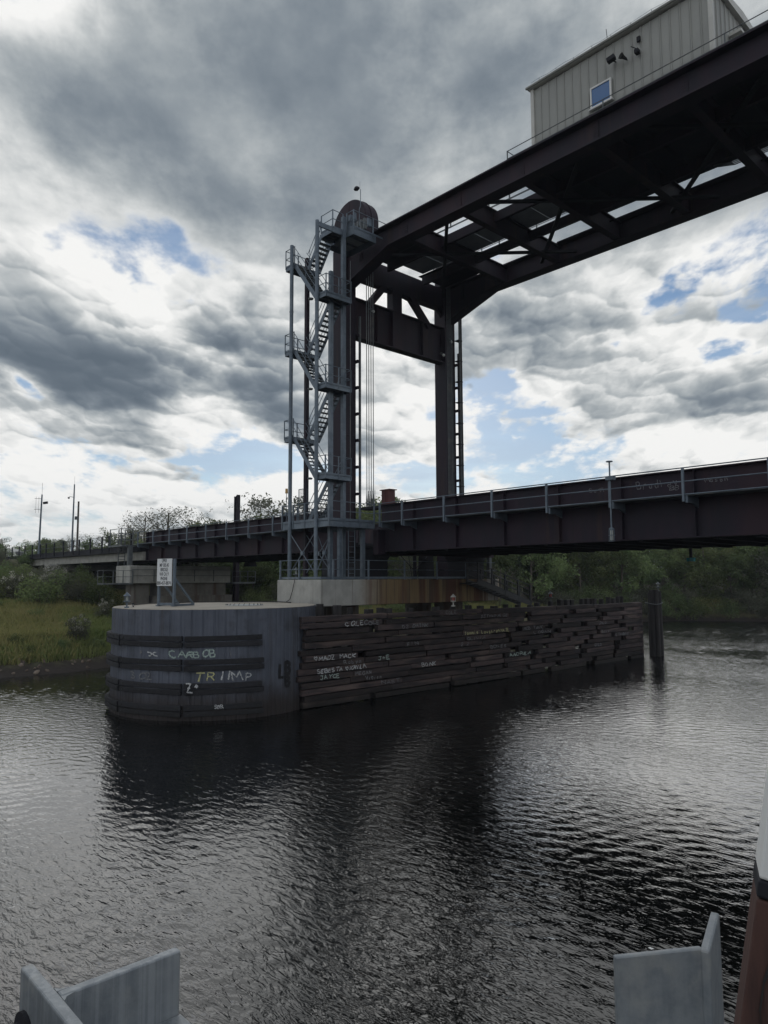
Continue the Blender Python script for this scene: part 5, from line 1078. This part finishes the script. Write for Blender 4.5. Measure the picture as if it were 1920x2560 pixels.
def plant(kind_, u, v, s, label, group, z=None, rz=None):
    z = gh(u, v)-0.1 if z is None else z
    rr = random.Random(int(u*37+v*91)); rz = rr.uniform(0,6.28) if rz is None else rz
    if kind_ == 'bare':
        t = thing('bare_tree', label, 'tree', (u,v,z), group, (0,0,rz)); t.scale = (s,s,s); link('trunk', bare_v[rr.randrange(2)], t); return t
    if kind_ in trees_v:
        t = thing('tree', label, 'tree', (u,v,z), group, (0,0,rz)); t.scale = (s*rr.uniform(0.9,1.15), s*rr.uniform(0.9,1.15), s); a, b = trees_v[kind_][rr.randrange(3)]; link('trunk', a, t); link('crown', b, t); return t
    arr = {'shrub': shrub_v, 'low': low_v, 'bloom': bloom_v}[kind_]
    t = thing('shrub', label, 'shrub', (u,v,z), group, (0,0,rz)); t.scale = (s*rr.uniform(0.9,1.2), s*rr.uniform(0.9,1.2), s*rr.uniform(0.85,1.1)); a, b, c = arr[rr.randrange(len(arr))]; link('stems', a, t); link('foliage', b, t)
    if c: link('bloom', c, t)
    return t
rv = random.Random(77)
# wood along the bank beyond the fender
def spots(n, f, dmin, seed):
    r = random.Random(seed); out = []; tries = 0
    while len(out) < n and tries < n*60:
        tries += 1; p = f(r)
        if all((p[0]-q[0])**2+(p[1]-q[1])**2 > dmin*dmin for q in out): out.append(p)
    return out
def shore(r, lo, hi, d0, d1):
    v = r.uniform(lo, hi); d = r.uniform(d0, d1); 
    return (bank_u(v)-d, v+ (d*0.25 if v > 100 else 0))
front = spots(36, lambda r: shore(r, 70, 136, 4.5, 10), 2.8, 3)
for (u, v) in front:
    k = rv.choices(('broad','dark','grey','thin'), (5,4,1,1))[0]
    plant(k, u, v, rv.uniform(0.62,0.88), WORDS[k]+' in the front row of the bank wood', 'front row of the bank wood, '+k)
back = spots(100, lambda r: shore(r, 48, 152, 11, 44), 3.4, 4)
for (u, v) in back:
    k = rv.choices(('broad','dark','grey'), (5,4,1))[0]; s = rv.uniform(0.86,1.10)
    if 48 < v < 66: s *= 0.8
    plant(k, u, v, s, WORDS[k]+' deep in the wood behind the bank', 'wood behind the bank, '+k)
under = spots(64, lambda r: shore(r, 80, 134, 0.3, 4.5), 1.4, 6)
for (u, v) in under: plant('shrub', u, v, rv.uniform(0.7,1.15), 'bushy shrub hanging over the water edge in front of the wood', 'shrubs at the edge of the wood')
# open grassy slope behind fender, with bushes
for (u, v) in spots(20, lambda r: shore(r, 40, 76, 8.5, 17), 2.2, 8): plant('shrub', u, v, rv.uniform(0.7,1.3), 'bushy shrub on the grassy slope behind the fender', 'shrubs on the slope behind the fender')
for (u, v) in spots(16, lambda r: shore(r, 36, 76, 4.0, 9), 1.8, 9): plant('low', u, v, rv.uniform(0.7,1.1), 'low leafy bush on the grassy slope behind the fender', 'low bushes behind the fender')
plant('bare', -60.0, 68.0, 1.0, 'pale bare tree with a straight trunk behind the lift span', None)
plant('bare', -64.0, 71.5, 1.22, 'taller bare tree whose twigs show above the lift span railing', None)
for (u, v) in ((-44.5,111.5),(-39.5,114.5)): plant('bare', u, v, 0.8, 'pale bare trunk standing at the front of the wood', 'bare trunks at the front of the wood')
# trees behind the approach span and along the embankment
for (u, v, k, s) in ((-104,47,'thin',1.0),(-98,48,'thin',1.08),(-93,50,'thin',0.98),(-90,47,'thin',0.7)): plant(k, u, v, s, WORDS[k]+' with open twigs behind the girder end', 'open trees behind the girder end, '+k)
for (u, v, k, s) in ((-150,48,'dark',0.7),(-143,50,'grey',0.75),(-160,52,'broad',0.8),(-133,50,'dark',0.72),(-128,52,'thin',0.95),(-122,51,'dark',0.8),(-117,52,'grey',0.9),(-112,54,'thin',0.95),(-170,50,'broad',0.8),(-180,60,'dark',1.0),(-165,42,'dark',0.65),(-155,40,'grey',0.7),(-172,30,'dark',0.8),(-185,45,'broad',1.0),(-135,60,'broad',0.9),(-200,30,'broad',1.0),(-146,56,'thin',1.0),(-125,58,'broad',0.85)):
    plant(k, u, v, s*0.8, WORDS[k]+' on the skyline beyond the embankment', 'skyline trees beyond the embankment, '+k)
for (u, v, k, s) in ((-86,56,'thin',1.15),(-83,58,'grey',1.1),(-80,61,'dark',0.75),(-84,64,'broad',0.8)): plant(k, u, v, s, WORDS[k]+' showing over the approach girder', 'trees showing over the approach girder, '+k)
for (u, v) in spots(30, lambda r: (r.uniform(-88,-70), r.uniform(36,62)), 3.2, 21): 
    plant('shrub', u, v, rv.uniform(1.1,1.9), 'dense shrub in the thicket under the approach span', 'thicket under the approach span')
for (u, v) in spots(10, lambda r: (r.uniform(-80,-66), r.uniform(42,50)), 2.4, 25): plant('dark', u, v, rv.uniform(0.35,0.5), 'small dark tree in the thicket under the approach span', 'small trees under the approach span')
# left bank shrubs
for (u, v) in spots(18, lambda r: (r.uniform(-84,-66), r.uniform(20,28)), 2.3, 22): plant('shrub', u, v, rv.uniform(0.75,1.15), 'grey green shrub in front of the concrete trestle', 'shrubs in front of the trestle')
for (u, v) in spots(18, lambda r: (r.uniform(-108,-84), r.uniform(18,28)), 2.6, 23): plant('shrub', u, v, rv.uniform(0.5,0.8), 'shrub on the slope below the end of the trestle', 'shrubs below the end of the trestle')
for (u, v) in ((-68.0,22.2),(-70.5,20.0)): plant('bloom', u, v, 1.25, 'white flowering shrub in front of the trestle', 'white flowering shrubs in front of the trestle')
plant('bloom', -53.6, 19.6, 0.8, 'white flowering bush alone on the muddy bank near the dolphin', None)
plant('bloom', -62.0, 24.8, 0.7, 'small white flowering bush peeping over the dolphin rim', None)
for (u, v) in ((-60.5,43.5),(-59.5,46.5)): plant('bloom', u, v, 0.8, 'white flowering bush right of the approach pier', 'white flowering bushes by the approach pier')
for (u, v) in spots(26, lambda r: shore(r, 4, 30, 2.0, 4.5), 1.4, 24): plant('low', u, v, rv.uniform(0.35,0.6), 'low bush overhanging the muddy shore left of the dolphin', 'low bushes along the muddy shore')
for (u, v) in spots(9, lambda r: shore(r, 0, 26, 10, 24), 3.0, 26): plant('low', u, v, rv.uniform(0.35,0.6), 'low bush in the grass of the left bank', 'low bushes in the bank grass')
# tall grass on the banks
def grass(name, n, f, hmin, hmax, mat, label, seed, wd=0.035):
    r = random.Random(seed); vs = []; fs = []
    for i in range(n):
        u, v = f(r); z = gh(u, v)
        if z < 0.62: continue
        for k in range(3):
            h = r.uniform(hmin, hmax); a = r.uniform(0, 6.283); b = r.uniform(0, 6.283); lean = h*r.uniform(0.1,0.55); du, dv = r.uniform(-.15,.15), r.uniform(-.15,.15)
            o = len(vs); ca, sa = math.cos(a)*wd, math.sin(a)*wd
            vs += [(u+du-ca, v+dv-sa, z-0.05), (u+du+ca, v+dv+sa, z-0.05), (u+du+lean*0.4*math.cos(b)+ca*0.7, v+dv+lean*0.4*math.sin(b)+sa*0.7, z+h*0.6), (u+du+lean*math.cos(b), v+dv+lean*math.sin(b), z+h)]
            fs.append((o,o+1,o+2,o+3))
    m_ = MB(); m_.v = vs; m_.f = fs; o = m_.build(name, mat, None, fix=False); kind(o, 'stuff'); tag(o, label, 'grass')
def patch(u, v): return math.sin(u*0.23+v*0.19)+0.7*math.sin(u*0.11-v*0.37+1.3)
def gl(sign, lo, hi, d0, d1):
    def f(r):
        while True:
            p = shore(r, lo, hi, d0, d1)
            if patch(*p)*sign > -0.25: return p
    return f
grass('bank_grass', 42000, gl(1, -6, 34, 1.6, 40), 0.25, 0.7, M_GRASS, 'yellowish tall grass covering the left bank slope', 31)
grass('bank_grass', 42000, gl(-1, -6, 34, 1.6, 40), 0.25, 0.65, M_GRASSG, 'green grass covering the left bank slope', 32)
grass('bank_grass', 26000, gl(1, 34, 80, 3.2, 24), 0.4, 1.0, M_GRASS, 'tall dry grass on the slope behind the fender', 33, 0.04)
grass('bank_grass', 22000, gl(-1, 34, 84, 3.0, 24), 0.4, 0.95, M_GRASSG, 'tall green grass on the slope behind the fender', 34, 0.04)
grass('shore_reeds', 5000, lambda r: shore(r, 92, 106, 2.6, 7), 0.6, 1.4, M_GRASS, 'pale reeds at the water edge past the pile cluster', 35, 0.04)
# rocks on the muddy shore
rk = []
for i in range(4):
    r = random.Random(300+i); bm = bmesh.new(); bmesh.ops.create_icosphere(bm, subdivisions=2, radius=0.5)
    for v_ in bm.verts: v_.co *= r.uniform(0.78,1.18); v_.co.z *= 0.7
    me = bpy.data.meshes.new('rock'); bm.to_mesh(me); bm.free(); me.materials.append(M_ROCK); rk.append(me)
rr = random.Random(41)
for i in range(85):
    v = rr.uniform(6, 30); d = rr.uniform(0.25, 2.2); u = bank_u(v)-d; s = rr.choice((0.12,0.16,0.2,0.26,0.36))*rr.uniform(0.8,1.2)
    o = link('rock', rk[i%4], None, (u,v,gh(u,v)+0.08*s), (rr.uniform(0,3),rr.uniform(0,3),rr.uniform(0,6))); o.scale = (s*1.3,s,s)
    tag(o, 'pale rounded rock lying on the muddy shore left of the dolphin', 'rock', 'rocks on the muddy shore')
